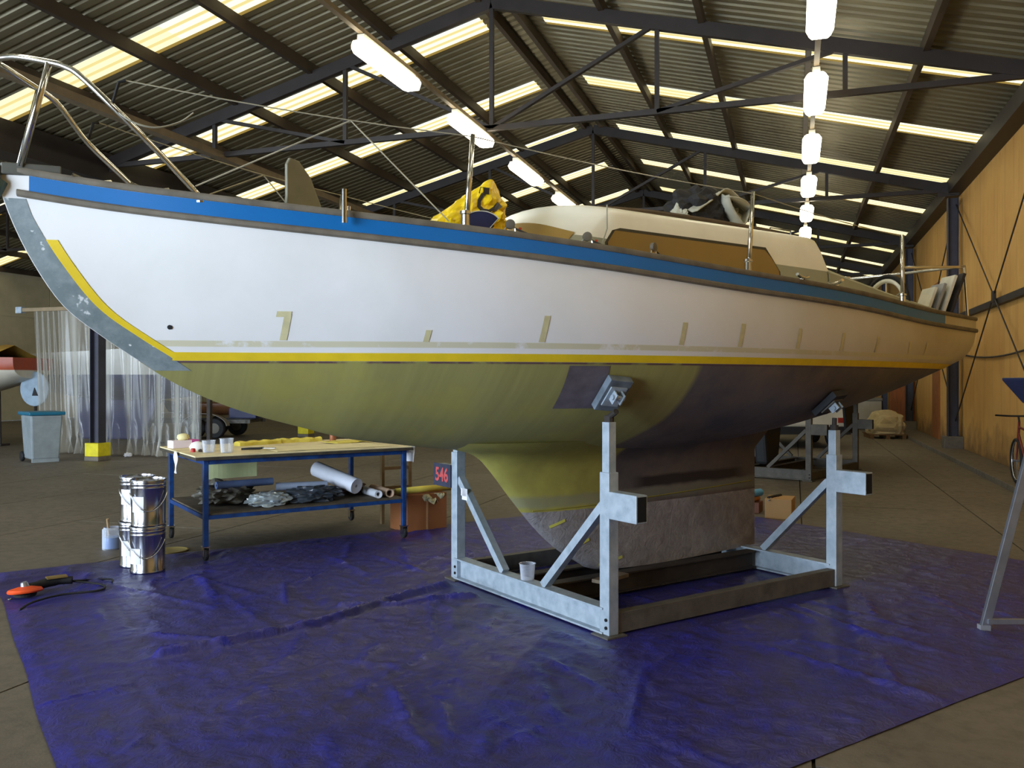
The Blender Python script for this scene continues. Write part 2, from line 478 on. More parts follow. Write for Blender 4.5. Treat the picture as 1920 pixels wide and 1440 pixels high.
# far end wall, left side wall, end wall with the open doorway
wb = struct(MB().box(LX2, 3.78, Y1, Y1 + .15, 0, 8.6).build('wall_back', M_PANEL), 'pale clad far end wall')
wl = struct(MB().box(LX2 - .18, LX2 - .03, Y0, Y1, 0, 6.2).build('wall_left', M_PANEL), 'pale panelled far left wall')
pc = None
for k in range(16):
    for (z0, z1) in ((.02, 2.28), (2.34, 4.2), (4.26, 6.1)):
        o = MB().box(LX2 - .03, LX2, 6 + k * 2.5 + .03, 8.5 + k * 2.5 - .03, z0, z1).build('wall_panel', M_PANEL, wl)
wf = MB()
wf.box(LX2, DOOR2[0], Y0 - .2, Y0, 0, 8.6).box(DOOR2[0], DOOR2[1], Y0 - .2, Y0, DOOR2[2], 8.6).box(DOOR2[1], DOOR[0], Y0 - .2, Y0, 0, 8.6).box(DOOR[1], 3.78, Y0 - .2, Y0, 0, 8.6).box(DOOR[0], DOOR[1], Y0 - .2, Y0, DOOR[2], 8.6)
struct(wf.build('wall_front', M_PANEL), 'end wall behind the viewer with two wide open doorways')

# roof: ribbed sheets and translucent sheets on both slopes of both bays
SKY_Y = [3.7, 7.35, 11.0, 14.6, 18.05, 21.7, 25.4, 29.2, 33.0, 36.8, 40.6]
SKY_W = .64
PITCH = .232
def rib_sheet(xa, za, xb, zb, ya, yb):
    """sheet with trapezoid ribs running down the slope"""
    n = max(1, round((yb - ya) / PITCH)); p = (yb - ya) / n
    rows = []
    for k in range(n):
        y = ya + k * p
        for t, h in ((0, 0), (.56, 0), (.68, .042), (.90, .042)):
            rows.append((y + t * p, h))
    rows.append((yb, 0))
    return MB().grid([[(xa, y, za + h), (xb, y, zb + h)] for y, h in rows])
def roof_bay(name, ridge, label, ymin):
    c = struct(empty(name, (0, 0, 0)), label)
    for sgn in (-1, 1):
        xe_ = ridge + sgn * (EX - RX + .12); xr = ridge + sgn * .02
        zr = RH + .30; ze = RH + .30 - SL * (EX - RX + .12)
        edges = [ymin]
        for s in SKY_Y:
            if s > ymin: edges += [s, s + SKY_W]
        edges.append(Y1)
        for i in range(len(edges) - 1):
            ya, yb = edges[i], edges[i + 1]
            sk = i % 2 == 1
            if sk:
                # two lapped lengths of translucent sheet: pans bright, ribs and lapped edges denser
                for q, (u0, u1) in enumerate(((.55, 4.6), (4.6, EX - RX + .12))):
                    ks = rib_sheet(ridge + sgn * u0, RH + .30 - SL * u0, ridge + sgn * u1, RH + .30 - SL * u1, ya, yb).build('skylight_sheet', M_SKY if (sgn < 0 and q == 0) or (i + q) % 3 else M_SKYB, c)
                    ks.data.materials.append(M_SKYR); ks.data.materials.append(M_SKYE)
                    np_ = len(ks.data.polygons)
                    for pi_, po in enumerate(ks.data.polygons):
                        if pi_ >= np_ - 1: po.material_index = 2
                        elif pi_ % 4 in (1, 3): po.material_index = 1
                rib_sheet(xr, zr, xr + sgn * .55, zr - SL * .55, ya, yb).build('roof_sheet', M_ROOF, c)
            else:
                rib_sheet(xr, zr, xe_, ze, ya, yb).build('roof_sheet', M_ROOF, c)
        # purlins
        for k in range(6):
            X = ridge + sgn * (.30 + k * 1.61) if k else ridge + sgn * .22
            zt = rafter(X, ridge) + .27
            MB().box(X - .045, X + .045, ymin, Y1, zt - .2, zt).build('purlin', M_PURLIN, c)
    MB().box(ridge - .35, ridge + .35, ymin, Y1, RH + .335, RH + .36).build('ridge_cap', M_ROOF, c)
    return c
roof_bay('ceiling', RX, 'ribbed metal roof with yellowish translucent strips over the main bay', Y0)
roof_bay('ceiling', RX - 2 * (EX - RX), 'ribbed metal roof with translucent strips over the left bay', 4.0)
MB_v = MB().box(LX - .30, LX + .30, Y0, Y1, 5.62, 6.18)
struct(MB_v.build('trim_1', M_STEEL), 'dark valley gutter beam between the two roof bays')
struct(MB().box(3.30, 3.60, Y0, Y1, 5.86, 6.16).build('trim_2', M_STEEL), 'dark eaves beam along the top of the ochre wall')

ORD = {6.0: 'overhead, nearest', 13.75: 'nearest', 21.5: 'second', 29.25: 'third', 37.0: 'farthest'}
def truss(Y, ridge, label):
    t = thing('roof_truss', label, 'truss', (ridge, Y, 0), 0, 'steel roof trusses')
    hs = EX - RX
    zb = EH + .03
    for s in (-1, 1):
        MB().beam((0, 0, RH), (s * hs, 0, EH), .10, .22).build('top_chord', M_STEEL, t)
    MB().beam((-hs, 0, zb), (hs, 0, zb), .08, .09).build('bottom_chord', M_STEEL, t)
    MB().beam((0, 0, zb), (0, 0, RH), .07, .07, (0, 1, 0)).build('king_post', M_STEEL, t)
    for s in (-1, 1):
        for k in (1, 2):
            X = s * hs * k / 3
            MB().beam((X, 0, zb), (X, 0, RH - SL * abs(X)), .07, .07, (0, 1, 0)).build('web_post', M_STEEL, t)
            Xp = s * hs * (k - 1) / 3
            MB().beam((Xp, 0, zb), (X, 0, RH - SL * abs(X)), .06, .08, (0, 1, 0)).build('web_diagonal', M_STEEL, t)
        MB().box(-.2, .2, -.012, .012, -.16, .16, Matrix.Translation((s * (hs - .25), 0, EH + .06))).build('gusset', M_STEEL, t)
    return t
for Y in (13.75, 21.5, 29.25, 37.0):
    truss(Y, RX, '%s dark steel truss under the main roof, with king post' % ORD[Y])
    truss(Y, RX - 2 * (EX - RX), '%s dark steel truss under the roof of the left bay' % ORD[Y])
def column(X, Y, label, plinth):
    t = thing('steel_column', label, 'column', (X, Y, 0), 0, 'steel columns')
    m = mat('column_steel', (66, 66, 78), .5, .2, .15, 4)
    z0 = .34
    MB().box(-.11, -.095, -.10, .10, z0, 5.75).build('flange', m, t)
    MB().box(.095, .11, -.10, .10, z0, 5.75).build('flange', m, t)
    MB().box(-.095, .095, -.008, .008, z0, 5.75).build('web', m, t)
    if plinth == 'yellow':
        MB().box(-.17, .17, -.17, .17, .09, z0 + .02).build('plinth', mat('yellow_plinth_paint', (232, 216, 30), .6), t, bevel=.012)
        MB().box(-.175, .175, -.175, .175, 0, .09).build('plinth_foot', M_CONC, t, bevel=.012)
    else:
        MB().box(-.2, .2, -.2, .2, 0, z0 + .02).build('plinth', M_CONC, t, bevel=.015)
    return t
for Y, w_ in ((13.75, 'nearest'), (21.5, 'second'), (29.25, 'third'), (37.0, 'farthest')):
    column(LX, Y, '%s blue grey column of the valley row, on a yellow base' % w_, 'yellow')
    column(3.40, Y, '%s dark column standing against the ochre wall' % w_, 'grey')

# fluorescent lamp rows
def rail(X, label, wd=.07, hd=.06):
    o = MB().box(-wd / 2, wd / 2, -1.0, Y1 - 2, -hd / 2, hd / 2).build('lamp_rail', M_RAIL)
    o.location = (X, 0, 5.90); tag(o, label, 'lamp rail'); return o
rail(.28, 'long thin rail carrying the lit lamps nearest the ochre wall')
rail(-5.05, 'long thin rail carrying the lit lamps below the roof ridge')
rail(-10.4, 'wide brown unlit trunking on the left side of the main bay', .17, .13)
def lamp(X, Y, label):
    t = thing('fluorescent_lamp', label, 'lamp', (X, Y, 5.70), 0, 'fluorescent lamps')
    MB().box(-.05, .05, -.74, .74, .07, .16).build('lamp_body', M_LAMPBODY, t)
    sec = [(-.155, .02), (-.12, .075), (.12, .075), (.155, .02), (.12, -.05), (-.12, -.05)]
    P = []
    for y, k in ((-.78, .72), (-.70, 1), (.70, 1), (.78, .72)):
        P.append([(x * k, y, z) for x, z in sec])
    mb = MB(); n = 6
    mb.add([p for r in P for p in r], [(i * n + k, i * n + (k + 1) % n, (i + 1) * n + (k + 1) % n, (i + 1) * n + k) for i in range(3) for k in range(n)] + [tuple(range(n)), tuple(3 * n + k for k in range(n))])
    mb.build('diffuser', M_TUBE, t)
    for y in (-.5, .5):
        MB().beam((0, y, .15), (0, y, .165), .03, .03, (0, 1, 0)).build('hanger', M_RAIL, t)
    return t
NTH = ['first', 'second', 'third', 'fourth', 'fifth', 'sixth', 'seventh', 'eighth']
NTH = ['first', 'second', 'third', 'fourth', 'fifth', 'sixth', 'seventh', 'eighth', 'ninth']
for k in range(9):
    lamp(.28, .8 + 3.05 * k, 'lit lamp of the row nearest the ochre wall, %s one in view from the front' % NTH[k - 3] if k > 2 else 'lit lamp of the row nearest the ochre wall, %s unseen one added for more light' % NTH[2 - k])  # the three nearest the viewer are unseen, added to brighten cabin and hull side
for k in range(8):
    lamp(-5.05, .97 + 3.04 * k, 'lit lamp of the row under the ridge, %s one in view from the front' % NTH[k - 3] if k > 2 else 'lit lamp of the row under the ridge, %s unseen one added for more light' % NTH[2 - k])  # this row too starts with three unseen lamps, added for extra light

# ================================================================== THE BOAT (local frame: x to the bow, y to port, z up)
f_sheer = pchip([-3.6, -2.6, -1.03, .24, 1.14, 1.84, 2.43, 2.95, 3.45, 3.92, 4.28, 4.38], [2.195, 2.205, 2.272, 2.315, 2.37, 2.42, 2.465, 2.512, 2.56, 2.615, 2.665, 2.68])
f_beam = pchip([-3.6, -2.6, -1.03, -.2, .24, 1.14, 1.84, 2.43, 2.95, 3.45, 3.92, 4.28, 4.38], [.76, .95, 1.18, 1.245, 1.25, 1.20, 1.08, .90, .68, .45, .21, .05, .012])
f_keel = pchip([-3.6, -3.1, -2.45, -1.95, -1.3, -.6, .2, 1.0, 1.76, 2.10, 2.513, 2.825, 3.179, 3.536, 3.759, 3.918, 4.097, 4.244, 4.339, 4.38],
               [1.71, 1.57, 1.40, 1.29, 1.17, 1.09, 1.06, 1.08, 1.137, 1.18, 1.241, 1.324, 1.428, 1.585, 1.731, 1.843, 1.992, 2.218, 2.428, 2.55])
f_p = pchip([-3.6, -1, .5, 1.5, 2.5, 3.5, 4.38], [3.2, 2.9, 2.8, 2.5, 1.95, 1.35, 1.1])
f_q = pchip([-3.6, -2.5, -1, .5, 1.5, 2.5, 3.5, 4.38], [.34, .48, .60, .62, .66, .80, .95, 1.0])
def hull_y(x, z):
    zk, zs = f_keel(x), f_sheer(x)
    s = min(max((z - zk) / (zs - zk), 0), 1)
    return f_beam(x) * (1 - (1 - s) ** f_p(x)) ** f_q(x)
def hull_n(x, z):
    e = .01
    dx = (hull_y(x + e, z) - hull_y(x - e, z)) / (2 * e); dz = (hull_y(x, z + e) - hull_y(x, z - e)) / (2 * e)
    return Vector((-dx, 1, -dz)).normalized()
def hull_pt(x, z, off=0.0, side=1):
    p = Vector((x, hull_y(x, z), z)) + hull_n(x, z) * off
    p.y *= side
    return p
_zst = [f_keel(3.2 + i * .01) for i in range(119)]
def stem_x(z): return 3.2 + .01 * float(np.interp(z, _zst, range(119)))

boat = thing('sailing_boat', 'white sailing boat with blue stripe and green bottom on the near cradle', 'boat', BO, BA)
NX, NZ = 120, 34
X = [-3.6 + 7.98 * (1 - (1 - i / NX) ** 1.35) for i in range(NX + 1)]
Pp = []
for x in X:
    zk, zs = f_keel(x), f_sheer(x)
    Pp.append([Vector((x, hull_y(x, zk + (zs - zk) * (j / NZ) ** 1.5), zk + (zs - zk) * (j / NZ) ** 1.5)) for j in range(NZ + 1)])
mb = MB()
sec = [[Vector((p.x, -p.y, p.z)) for p in reversed(r)] + r[1:] for r in Pp]
mb.grid(sec)
k = len(mb.v); st = sec[0]
mb.v.append((-3.61, 0, 1.98)); mb.f += [(j, j + 1, k) for j in range(len(st) - 1)] + [(len(st) - 1, 0, k)]
mb.build('hull', M_HULL, boat, smooth='auto')
# deck
P = []
for i in range(0, NX - 1, 3):
    x = X[i]; b = f_beam(x) - .012; z = f_sheer(x) - .05
    P.append([Vector((x, b * t, z + .04 * (1 - t * t) * min(1, b))) for t in (-1, -.6, -.2, .2, .6, 1)])
MB().grid(P).build('deck', mat('deck_grey', (172, 168, 150), .7), boat, smooth=True)

def band(z_lo, z_hi, off, x0, x1, side=1, n=70, absz=False):
    """strip of the hull skin between two heights (relative to the sheer unless absz)"""
    rows = []
    for i in range(n + 1):
        x = x0 + (x1 - x0) * i / n
        r = []
        for t in (0, .5, 1):
            z = z_lo + (z_hi - z_lo) * t
            if not absz: z += f_sheer(x)
            r.append(hull_pt(x, z, off, side))
        rows.append(r)
    return MB().grid(rows)
def patch(x0f, x1f, z0, z1, off, nx=5, nz=24, side=1):
    rows = []
    for i in range(nz + 1):
        z = z0 + (z1 - z0) * i / nz
        a, b = (x0f(z), x1f(z)) if callable(x0f) else (x0f, x1f)
        rows.append([hull_pt(a + (b - a) * j / nx, z, off, side) for j in range(nx + 1)])
    return MB().grid(rows)
def rail_strip(z_rel, out, th, x0, x1, side, n=80):
    """solid strip following the sheer: half-round section"""
    rows = []
    for i in range(n + 1):
        x = x0 + (x1 - x0) * i / n
        z = f_sheer(x) + z_rel
        c = hull_pt(x, z, 0, side); nn = hull_n(x, z); nn.y *= side; nn.z *= .2; nn.normalize()
        rows.append([c + Vector((0, 0, -th / 2)) - nn * .01, c + Vector((0, 0, -th / 2)) + nn * out * .6, c + Vector((0, 0, -th / 4)) + nn * out,
                     c + Vector((0, 0, th / 4)) + nn * out, c + Vector((0, 0, th / 2)) + nn * out * .6, c + Vector((0, 0, th / 2)) - nn * .01])
    return MB().grid(rows)
for s in (1, -1):
    band(-.094, -.018, .004, -2.75, 4.26, s).build('sheer_stripe', M_BLUEBAND, boat, smooth=True)
    rail_strip(-.112, .022, .036, -3.6, 4.31, s).build('rub_rail', M_RUBRAIL, boat, smooth='auto')
    rail_strip(.0, .014, .034, -3.6, 4.31, s).build('toe_rail', M_RUBRAIL, boat, smooth='auto')
# masking tape along the waterline and up the stem, grey stem band
sw = lambda z: .10 + .085 * min(1, max(0, (2.45 - z) / .7))
for s in (1, -1):
    band(1.716, 1.762, .003, -3.55, 3.57, s, 90, True).build('masking_tape', M_YTAPE, boat, smooth=True)
    patch(lambda z: stem_x(z) - sw(z) - .052, lambda z: stem_x(z) - sw(z), 1.722, 2.33, .003, 3, 30, s).build('masking_tape', M_YTAPE, boat, smooth=True)
    patch(lambda z: stem_x(z) - sw(z), lambda z: stem_x(z) - .004, 1.66, 2.53, .002, 6, 40, s).build('stem_band', M_STEM, boat, smooth=True)
# old tape ghosts standing above the waterline
M_GHOST = mat('old_tape_residue', (214, 206, 160), .6, 0, .08, 20)
for (px_, z0, z1, wd) in ((3.05, 1.83, 1.97, .035), (2.35, 1.825, 1.89, .03), (1.72, 1.83, 1.98, .035), (.76, 1.83, 1.97, .035), (.25, 1.83, 1.98, .035), (-.35, 1.83, 1.97, .032), (-.92, 1.83, 1.96, .03), (-1.45, 1.83, 1.95, .03), (-2.05, 1.83, 1.93, .03), (-2.4, 1.83, 1.93, .03)):
    patch(px_ - wd / 2, px_ + wd / 2, z0, z1, .0025, 2, 6).build('tape_residue', M_GHOST, boat)
patch(3.035, 3.105, 1.955, 1.985, .003, 2, 3).build('tape_residue', M_GHOST, boat)
MB().lathe([(0.001, 0), (.013, 0), (.013, .004), (.001, .005)], 10, Matrix.Translation(hull_pt(3.60, 1.895, .001)) @ Vector((0, 0, 1)).rotation_difference(hull_n(3.60, 1.895)).to_matrix().to_4x4()).build('skin_fitting', M_BLACK, boat)
# grey unfinished patch behind the forward pad
patch(lambda z: 1.16 + (z - 1.4) * .25, lambda z: 1.50 - (1.7 - z) * .30 + .15 * (1.7 - z), 1.43, 1.695, .002, 6, 10).build('bare_patch', mat('bare_grey_patch', (112, 104, 112), .7, 0, .2, 9), boat, smooth=True)

# keel: fin lofted from flat foil sections, filleted into the hull
f_le = pchip([.168, .2, .233, .337, .495, .746, .985, 1.06, 1.104, 1.137, 1.19], [.50, .60, .65, .827, 1.022, 1.256, 1.458, 1.53, 1.61, 1.74, 1.86])
f_th = pchip([.168, .5, .85, 1.0, 1.06, 1.10, 1.14, 1.19], [.115, .125, .135, .17, .22, .28, .36, .46])
def foil(z, n=18):
    le, te, th = f_le(z), -1.31 - max(0, z - 1.02) * 1.2, f_th(z)
    pts = []
    for i in range(n + 1):
        u = (1 - math.cos(PI * i / n)) / 2
        t = th * (2.97 * math.sqrt(u) - 1.26 * u - 3.516 * u * u + 2.843 * u ** 3 - 1.015 * u ** 4) + .014 * u
        pts.append((le + (te - le) * u, t))
    return [Vector((x, y, z)) for x, y in pts] + [Vector((x, -y, z)) for x, y in reversed(pts[1:])]
def loft_keel(z0, z1, n, name, m):
    rows = [foil(z0 + (z1 - z0) * i / n) for i in range(n + 1)]
    rows = [r + [r[0]] for r in rows]
    mb = MB().grid(rows)
    L = len(rows[0]); mb.f += [tuple(range(L - 1)), tuple((len(rows) - 1) * L + i for i in range(L - 1))]
    return mb.build(name, m, boat, smooth='auto')
loft_keel(.66, 1.19, 26, 'keel', M_KEEL)
kw = loft_keel(.172, .662, 16, 'wrapped_keel_foot', M_WRAP)
def foil_y(x, z):
    pts = foil(z, 40)[:41]
    return float(np.interp(-x, [-p.x for p in pts], [p.y for p in pts]))
for (xa, za, xb, zb) in ((.98, .545, .86, .59), (.80, .36, .64, .43), (.52, .22, .32, .265)):
    d_ = Vector((xb - xa, 0, zb - za)); q_ = Vector((-d_.z, 0, d_.x)).normalized() * .011
    rows = []
    for t_ in np.linspace(0, 1, 7):
        p_ = Vector((xa, 0, za)) + d_ * float(t_)
        rows.append([Vector((p_.x + q_.x * k_, foil_y(p_.x + q_.x * k_, p_.z + q_.z * k_) + .004, p_.z + q_.z * k_)) for k_ in (-1, 0, 1)])
    MB().grid(rows).build('tape_strip', mat('pale_yellow_tape', (206, 204, 96), .6), kw)
MB().tube([(x_, foil_y(x_, z_) + .002, z_) for x_, z_ in zip(np.linspace(1.12, -1.25, 14), np.linspace(.672, .735, 14))], .005, 5).build('tape_line', mat('olive_tape', (150, 140, 60), .7), kw)

# stem head fitting
MB().prism([(4.12, -.10), (4.30, -.055), (4.385, -.03), (4.385, .03), (4.30, .055), (4.12, .10)], 2.645, 2.705).build('stem_fitting', mat('dull_bronze', (104, 104, 96), .5, .4), boat, bevel=.006)
MB().prism([(4.385, -.035), (4.42, -.02), (4.42, .02), (4.385, .035)], 2.56, 2.69).build('stem_fitting', MATS['dull_bronze'], boat, bevel=.006)
MB().tube([(4.39, 0, 2.62), (4.41, 0, 2.58), (4.40, 0, 2.53)], [.045, .05, .02], 10).build('bow_roller', mat('green_grey_bronze', (86, 112, 108), .5, .3), boat)

# pulpit
pp = [(3.50, .40, 2.56), (3.70, .40, 2.76), (3.92, .40, 2.96), (4.06, .33, 3.11), (4.12, .29, 3.155), (4.19, .24, 3.18), (4.33, .12, 3.215), (4.40, 0, 3.22)]
pl = pp + [(x, -y, z) for x, y, z in reversed(pp[:-1])]
def smooth_path(pts, n=6):
    pts = [Vector(p) for p in pts]; out = []
    for i in range(len(pts) - 1):
        p0, p1, p2, p3 = pts[max(i - 1, 0)], pts[i], pts[i + 1], pts[min(i + 2, len(pts) - 1)]
        for k in range(n):
            t = k / n
            out.append(.5 * ((2 * p1) + (p2 - p0) * t + (2 * p0 - 5 * p1 + 4 * p2 - p3) * t * t + (3 * p1 - p0 - 3 * p2 + p3) * t ** 3))
    out.append(pts[-1]); return out
pul = MB().tube(smooth_path(pl, 4), .0155, 10).build('pulpit', M_CHROME, boat, smooth=True)
for s in (1, -1):
    MB().tube([(4.30, .05 * s, 2.69), (4.19, .24 * s, 3.18)], .0165, 10).build('pulpit_leg', M_CHROME, pul, smooth=True)
    MB().lathe([(.03, 0), (.03, .01), (.018, .012), (.018, .03)], 12, Matrix.Translation((3.50, .40 * s, f_sheer(3.5) - .03))).build('pulpit_foot', M_CHROME, pul)
    MB().tube([(3.93, .40 * s, 2.97), (3.90, .41 * s, 3.09), (3.87, .42 * s, 3.10)], .008, 6).build('lifeline_hook', M_BLACK, pul)
MB().tube(smooth_path([(3.93, .40, 2.965), (3.85, .43, 2.90), (3.74, .45, 2.88), (3.62, .44, 2.93), (3.55, .44, 2.99)], 5), .005, 6).build('loose_cable', mat('grey_cable', (170, 168, 150), .5), pul)
# stanchions and lifelines
tops = {1: [], -1: []}
for s in (1, -1):
    for x, xt, y, zt in ((2.20, 2.15, .925, 2.99), (.15, .10, 1.185, 2.875), (-2.02, -2.01, .97, 2.82)):
        zd = f_sheer(x) - .045
        stn = MB().tube([(x, s * y, zd + .02), (xt, s * y, zt)], [.0165, .0145], 10).build('stanchion', M_CHROME, boat, smooth=True)
        MB().lathe([(.05, 0), (.05, .012), (.026, .016), (.024, .13), (.03, .135), (.03, .15), (.018, .152)], 14, Matrix.Translation((x, s * y, zd))).build('stanchion_base', M_CHROME, stn)
        tops[s].append(Vector((xt, s * y, zt - .012)))
M_WIRE = mat('lifeline_wire', (190, 184, 160), .45, .3)
for s in (1, -1):
    p0 = Vector((3.87, .42 * s, 3.10))
    for a, b in ((p0, tops[s][0]), (tops[s][0], tops[s][1]), (tops[s][1], tops[s][2])):
        pts = [a.lerp(b, t / 8) - Vector((0, 0, .02 * math.sin(PI * t / 8))) for t in range(9)]
        MB().tube(pts, .0035, 5).build('lifeline', M_WIRE, boat)
    mid = p0.lerp(tops[s][0], .62) - Vector((0, 0, .02))
    MB().tube([(3.53, .40 * s, 2.62), mid], .0045, 5).build('lower_lifeline', M_WIRE, boat)
    MB().tube([mid, (2.27, .86 * s, 2.50)], .0045, 5).build('lower_lifeline', M_WIRE, boat)
MB().tube([(2.86, .78, 2.44), (2.86, .78, 2.62)], .013, 8).build('bollard', M_CHROME, boat)
MB().tube([(2.80, .70, 2.44), (2.80, .70, 2.55)], .010, 8).build('bollard', M_CHROME, boat)
# foredeck cleats
def cleat(x, y, ang=0, sc=1.0, up=0):
    z = f_sheer(x) - .035 + up
    M = Matrix.Translation((x, y, z)) @ Matrix.Rotation(ang, 4, 'Z') @ Matrix.Scale(sc, 4)
    mb = MB().box(-.05, .05, -.02, .02, 0, .012, M).box(-.028, -.012, -.01, .01, .012, .05, M).box(.012, .028, -.01, .01, .012, .05, M)
    mb.tube([M @ Vector(p) for p in ((-.10, 0, .068), (-.05, 0, .055), (.05, 0, .055), (.10, 0, .068))], .011 * sc, 8)
    return mb.build('cleat', M_CHROME, boat)
cleat(3.98, .12, .3); cleat(3.72, .24, .2); cleat(-.50, 1.13, .3, 1.1, .03); cleat(-.92, 1.10, 1.1, 1.1, .03); cleat(4.08, -.02, .3)
# upright curved fin on the foredeck (anchor fluke)
prof = [(-.14, 0), (-.10, .14), (-.03, .28), (.05, .36), (.11, .37), (.13, .33), (.125, .16), (.14, 0)]
anc = MB().prism(prof, -.012, .012, Matrix.Translation((2.93, .38, f_sheer(2.93) - .04)) @ Matrix.Rotation(PI / 2 - .05, 4, 'X') @ Matrix.Rotation(.25, 4, 'Y')).build('anchor_fluke', mat('dull_grey_anchor', (142, 140, 122), .55, .3), boat, bevel=.006)
MB().tube([(3.03, .40, f_sheer(2.93) - .02), (3.03, .40, f_sheer(2.93) + .26)], .014, 8).build('anchor_shank', M_CHROME, anc)

# coachroof
cab = thing_c = MB()
def cab_front(yv, t):
    return 1.62 - .40 * t - .10 * abs(yv) ** 2 - .16 * abs(yv) ** 10
def cab_top(yv): return 2.722 + .065 * (1 - abs(yv) ** 2)
def cab_outline(t):
    """plan of the cabin front at height fraction t (0 deck .. 1 top edge)"""
    k = 1 - .07 * t
    return [(cab_front(y, t), y * .76 * k) for y in (-1, -.985, -.95, -.9, -.75, -.5, -.25, 0, .25, .5, .75, .9, .95, .985, 1)]
def cab_ring(t):
    fr = cab_outline(t); k = 1 - .07 * t
    xs_ = [.8, .5, .2, -.2, -.6, -1.0, -1.50 + .26 * t]
    port = [(x, .76 * k) for x in xs_]; stb = [(x, -.76 * k) for x in reversed(xs_)]
    aft = [(-1.70 + .38 * t, y * .76 * k) for y in (.85, .4, 0, -.4, -.85)]
    out = []
    for x, y in fr + port + aft + stb:
        zd = f_sheer(x) - .05
        out.append(Vector((x, y, zd + (cab_top(y / (.76 * k)) - zd) * t)))
    return out
rings = [cab_ring(t) for t in (0, .3, .6, .85)]
def inset(r, k, dz):
    cx = 0.0
    return [Vector((cx + (p.x - cx) * k, p.y * k, p.z + dz)) for p in r]
top = cab_ring(1.0)
rings += [inset(cab_ring(1.0), 1.0, -.02), inset(top, .985, .012), inset(top, .95, .036), inset(top, .85, .058), inset(top, .6, .082), inset(top, .3, .095), inset(top, .02, .10)]
lowr = [r + [r[0]] for r in rings[:3]]
# lower primer band + upper cream shell
zcut = 2.57
coach = MB().grid([r + [r[0]] for r in rings[1:]]).build('coachroof', M_CREAM, boat, smooth='auto')
MB().grid([[Vector((p.x * 1.002, p.y * 1.003, p.z)) for p in r + [r[0]]] for r in (rings[0], cab_ring(.3), cab_ring(.55))]).build('primer_band', M_GREYPRIME, coach, smooth='auto')
def cab_side(x, z, side=1, off=.006):
    zd = f_sheer(x) - .05; t = (z - zd) / (2.722 - zd)
    return Vector((x, side * (.76 * (1 - .07 * t) + off), z))
for s in (1, -1):
    def win(grow, off):
        rows = []
        for i in range(25):
            x = 1.00 + grow - (1.72 + 2 * grow) * i / 24
            zt = 2.60 + grow
            if x > .93: zt -= (x - .93) * 1.2
            if x < -.60: zt -= (-.60 - x) * 1.25
            zb = f_sheer(x) - .03
            rows.append([cab_side(x, zb + (max(zt, zb + .02) - zb) * k / 4, s, off) for k in range(5)])
        return MB().grid(rows)
    win(.022, .004).build('window_gasket', mat('window_gasket', (70, 66, 52), .6), coach)
    wn = win(0, .010).build('side_window', M_SMOKED, coach)
# front window following the curved cabin front
rows = []
for i in range(-10, 11):
    yv = i / 10 * .93
    def fp(t):
        k = 1 - .07 * t
        x = cab_front(yv, t); zd = f_sheer(x) - .05
        return Vector((x + .012, yv * .765 * k, zd + (cab_top(yv) - zd) * t))
    tt = .82 - .26 * abs(yv) ** 2
    rows.append([fp(.12 + (tt - .12) * k / 4) for k in range(5)])
MB().grid(rows).build('front_window', mat('golden_acrylic_window', (176, 146, 84), .2, 0, .1, 2), coach, smooth=True)
MB().tube([Vector((1.0, .735, 2.76)), Vector((1.02, .76, 2.6)), Vector((1.08, .775, 2.48))], .005, 5).build('loose_wire', mat('grey_cable', (170, 168, 150)), coach)
for s in (1, -1):
    MB().tube(smooth_path([(.9, s * .52, 2.79), (.4, s * .54, 2.81), (-.4, s * .54, 2.81), (-1.1, s * .52, 2.79)], 4), .016, 6).build('grab_rail', mat('dark_teak', (92, 76, 56), .7), coach)
MB().lathe([(.20, 0), (.19, .04), (.13, .075), (.02, .09)], 20, Matrix.Translation((-.62, .28, 2.795))).build('deck_dome', M_CREAM, coach, smooth=True)
MB().tube([(-1.02, .42, 2.76), (-1.02, .42, 2.86), (-1.28, .42, 2.86), (-1.28, .42, 2.74)], .008, 6).build('small_frame', M_CHROME, coach)
# cockpit coamings
for s in (1, -1):
    rows = []
    for i in range(21):
        x = -1.34 - 2.0 * i / 20; zd = f_sheer(x) - .05
        h = .31 - .20 * (i / 20) ** .9; y = s * (.74 - .10 * (i / 20) ** 2)
        rows.append([Vector((x, y + s * .03, zd)), Vector((x, y, zd + h * .9)), Vector((x, y - s * .03, zd + h)), Vector((x, y - s * .10, zd + h)), Vector((x, y - s * .12, zd))])
    MB().grid(rows).build('cockpit_coaming', M_GREYPRIME, boat, smooth='auto')
# winch and wheel in the cockpit
wc = (-2.66, .42)
MW = Matrix.Translation((wc[0], wc[1], 2.31)) @ Matrix.Rotation(PI / 2, 4, 'Y') @ Matrix.Rotation(.25, 4, 'X')
whl = MB().torus(.26, .022, 40, 10, MW).build('steering_wheel', M_BLACK, boat, smooth=True)
MB().torus(.222, .022, 40, 8, MW).build('wheel_inner_rim', M_CREAM, whl, smooth=True)
for k in range(6):
    a = k * PI / 3
    MB().tube([MW @ Vector((0, 0, 0)), MW @ Vector((.22 * math.cos(a), .22 * math.sin(a), 0))], .008, 6).build('spoke', M_CHROME, whl)
for (x, y) in ((-1.75, .62), (-1.75, -.62)):
    MB().lathe([(.045, 0), (.04, .02), (.028, .045), (.034, .075), (.038, .085), (.015, .09)], 16, Matrix.Translation((x, y, 2.40))).build('winch', M_CHROME, boat, smooth=True)
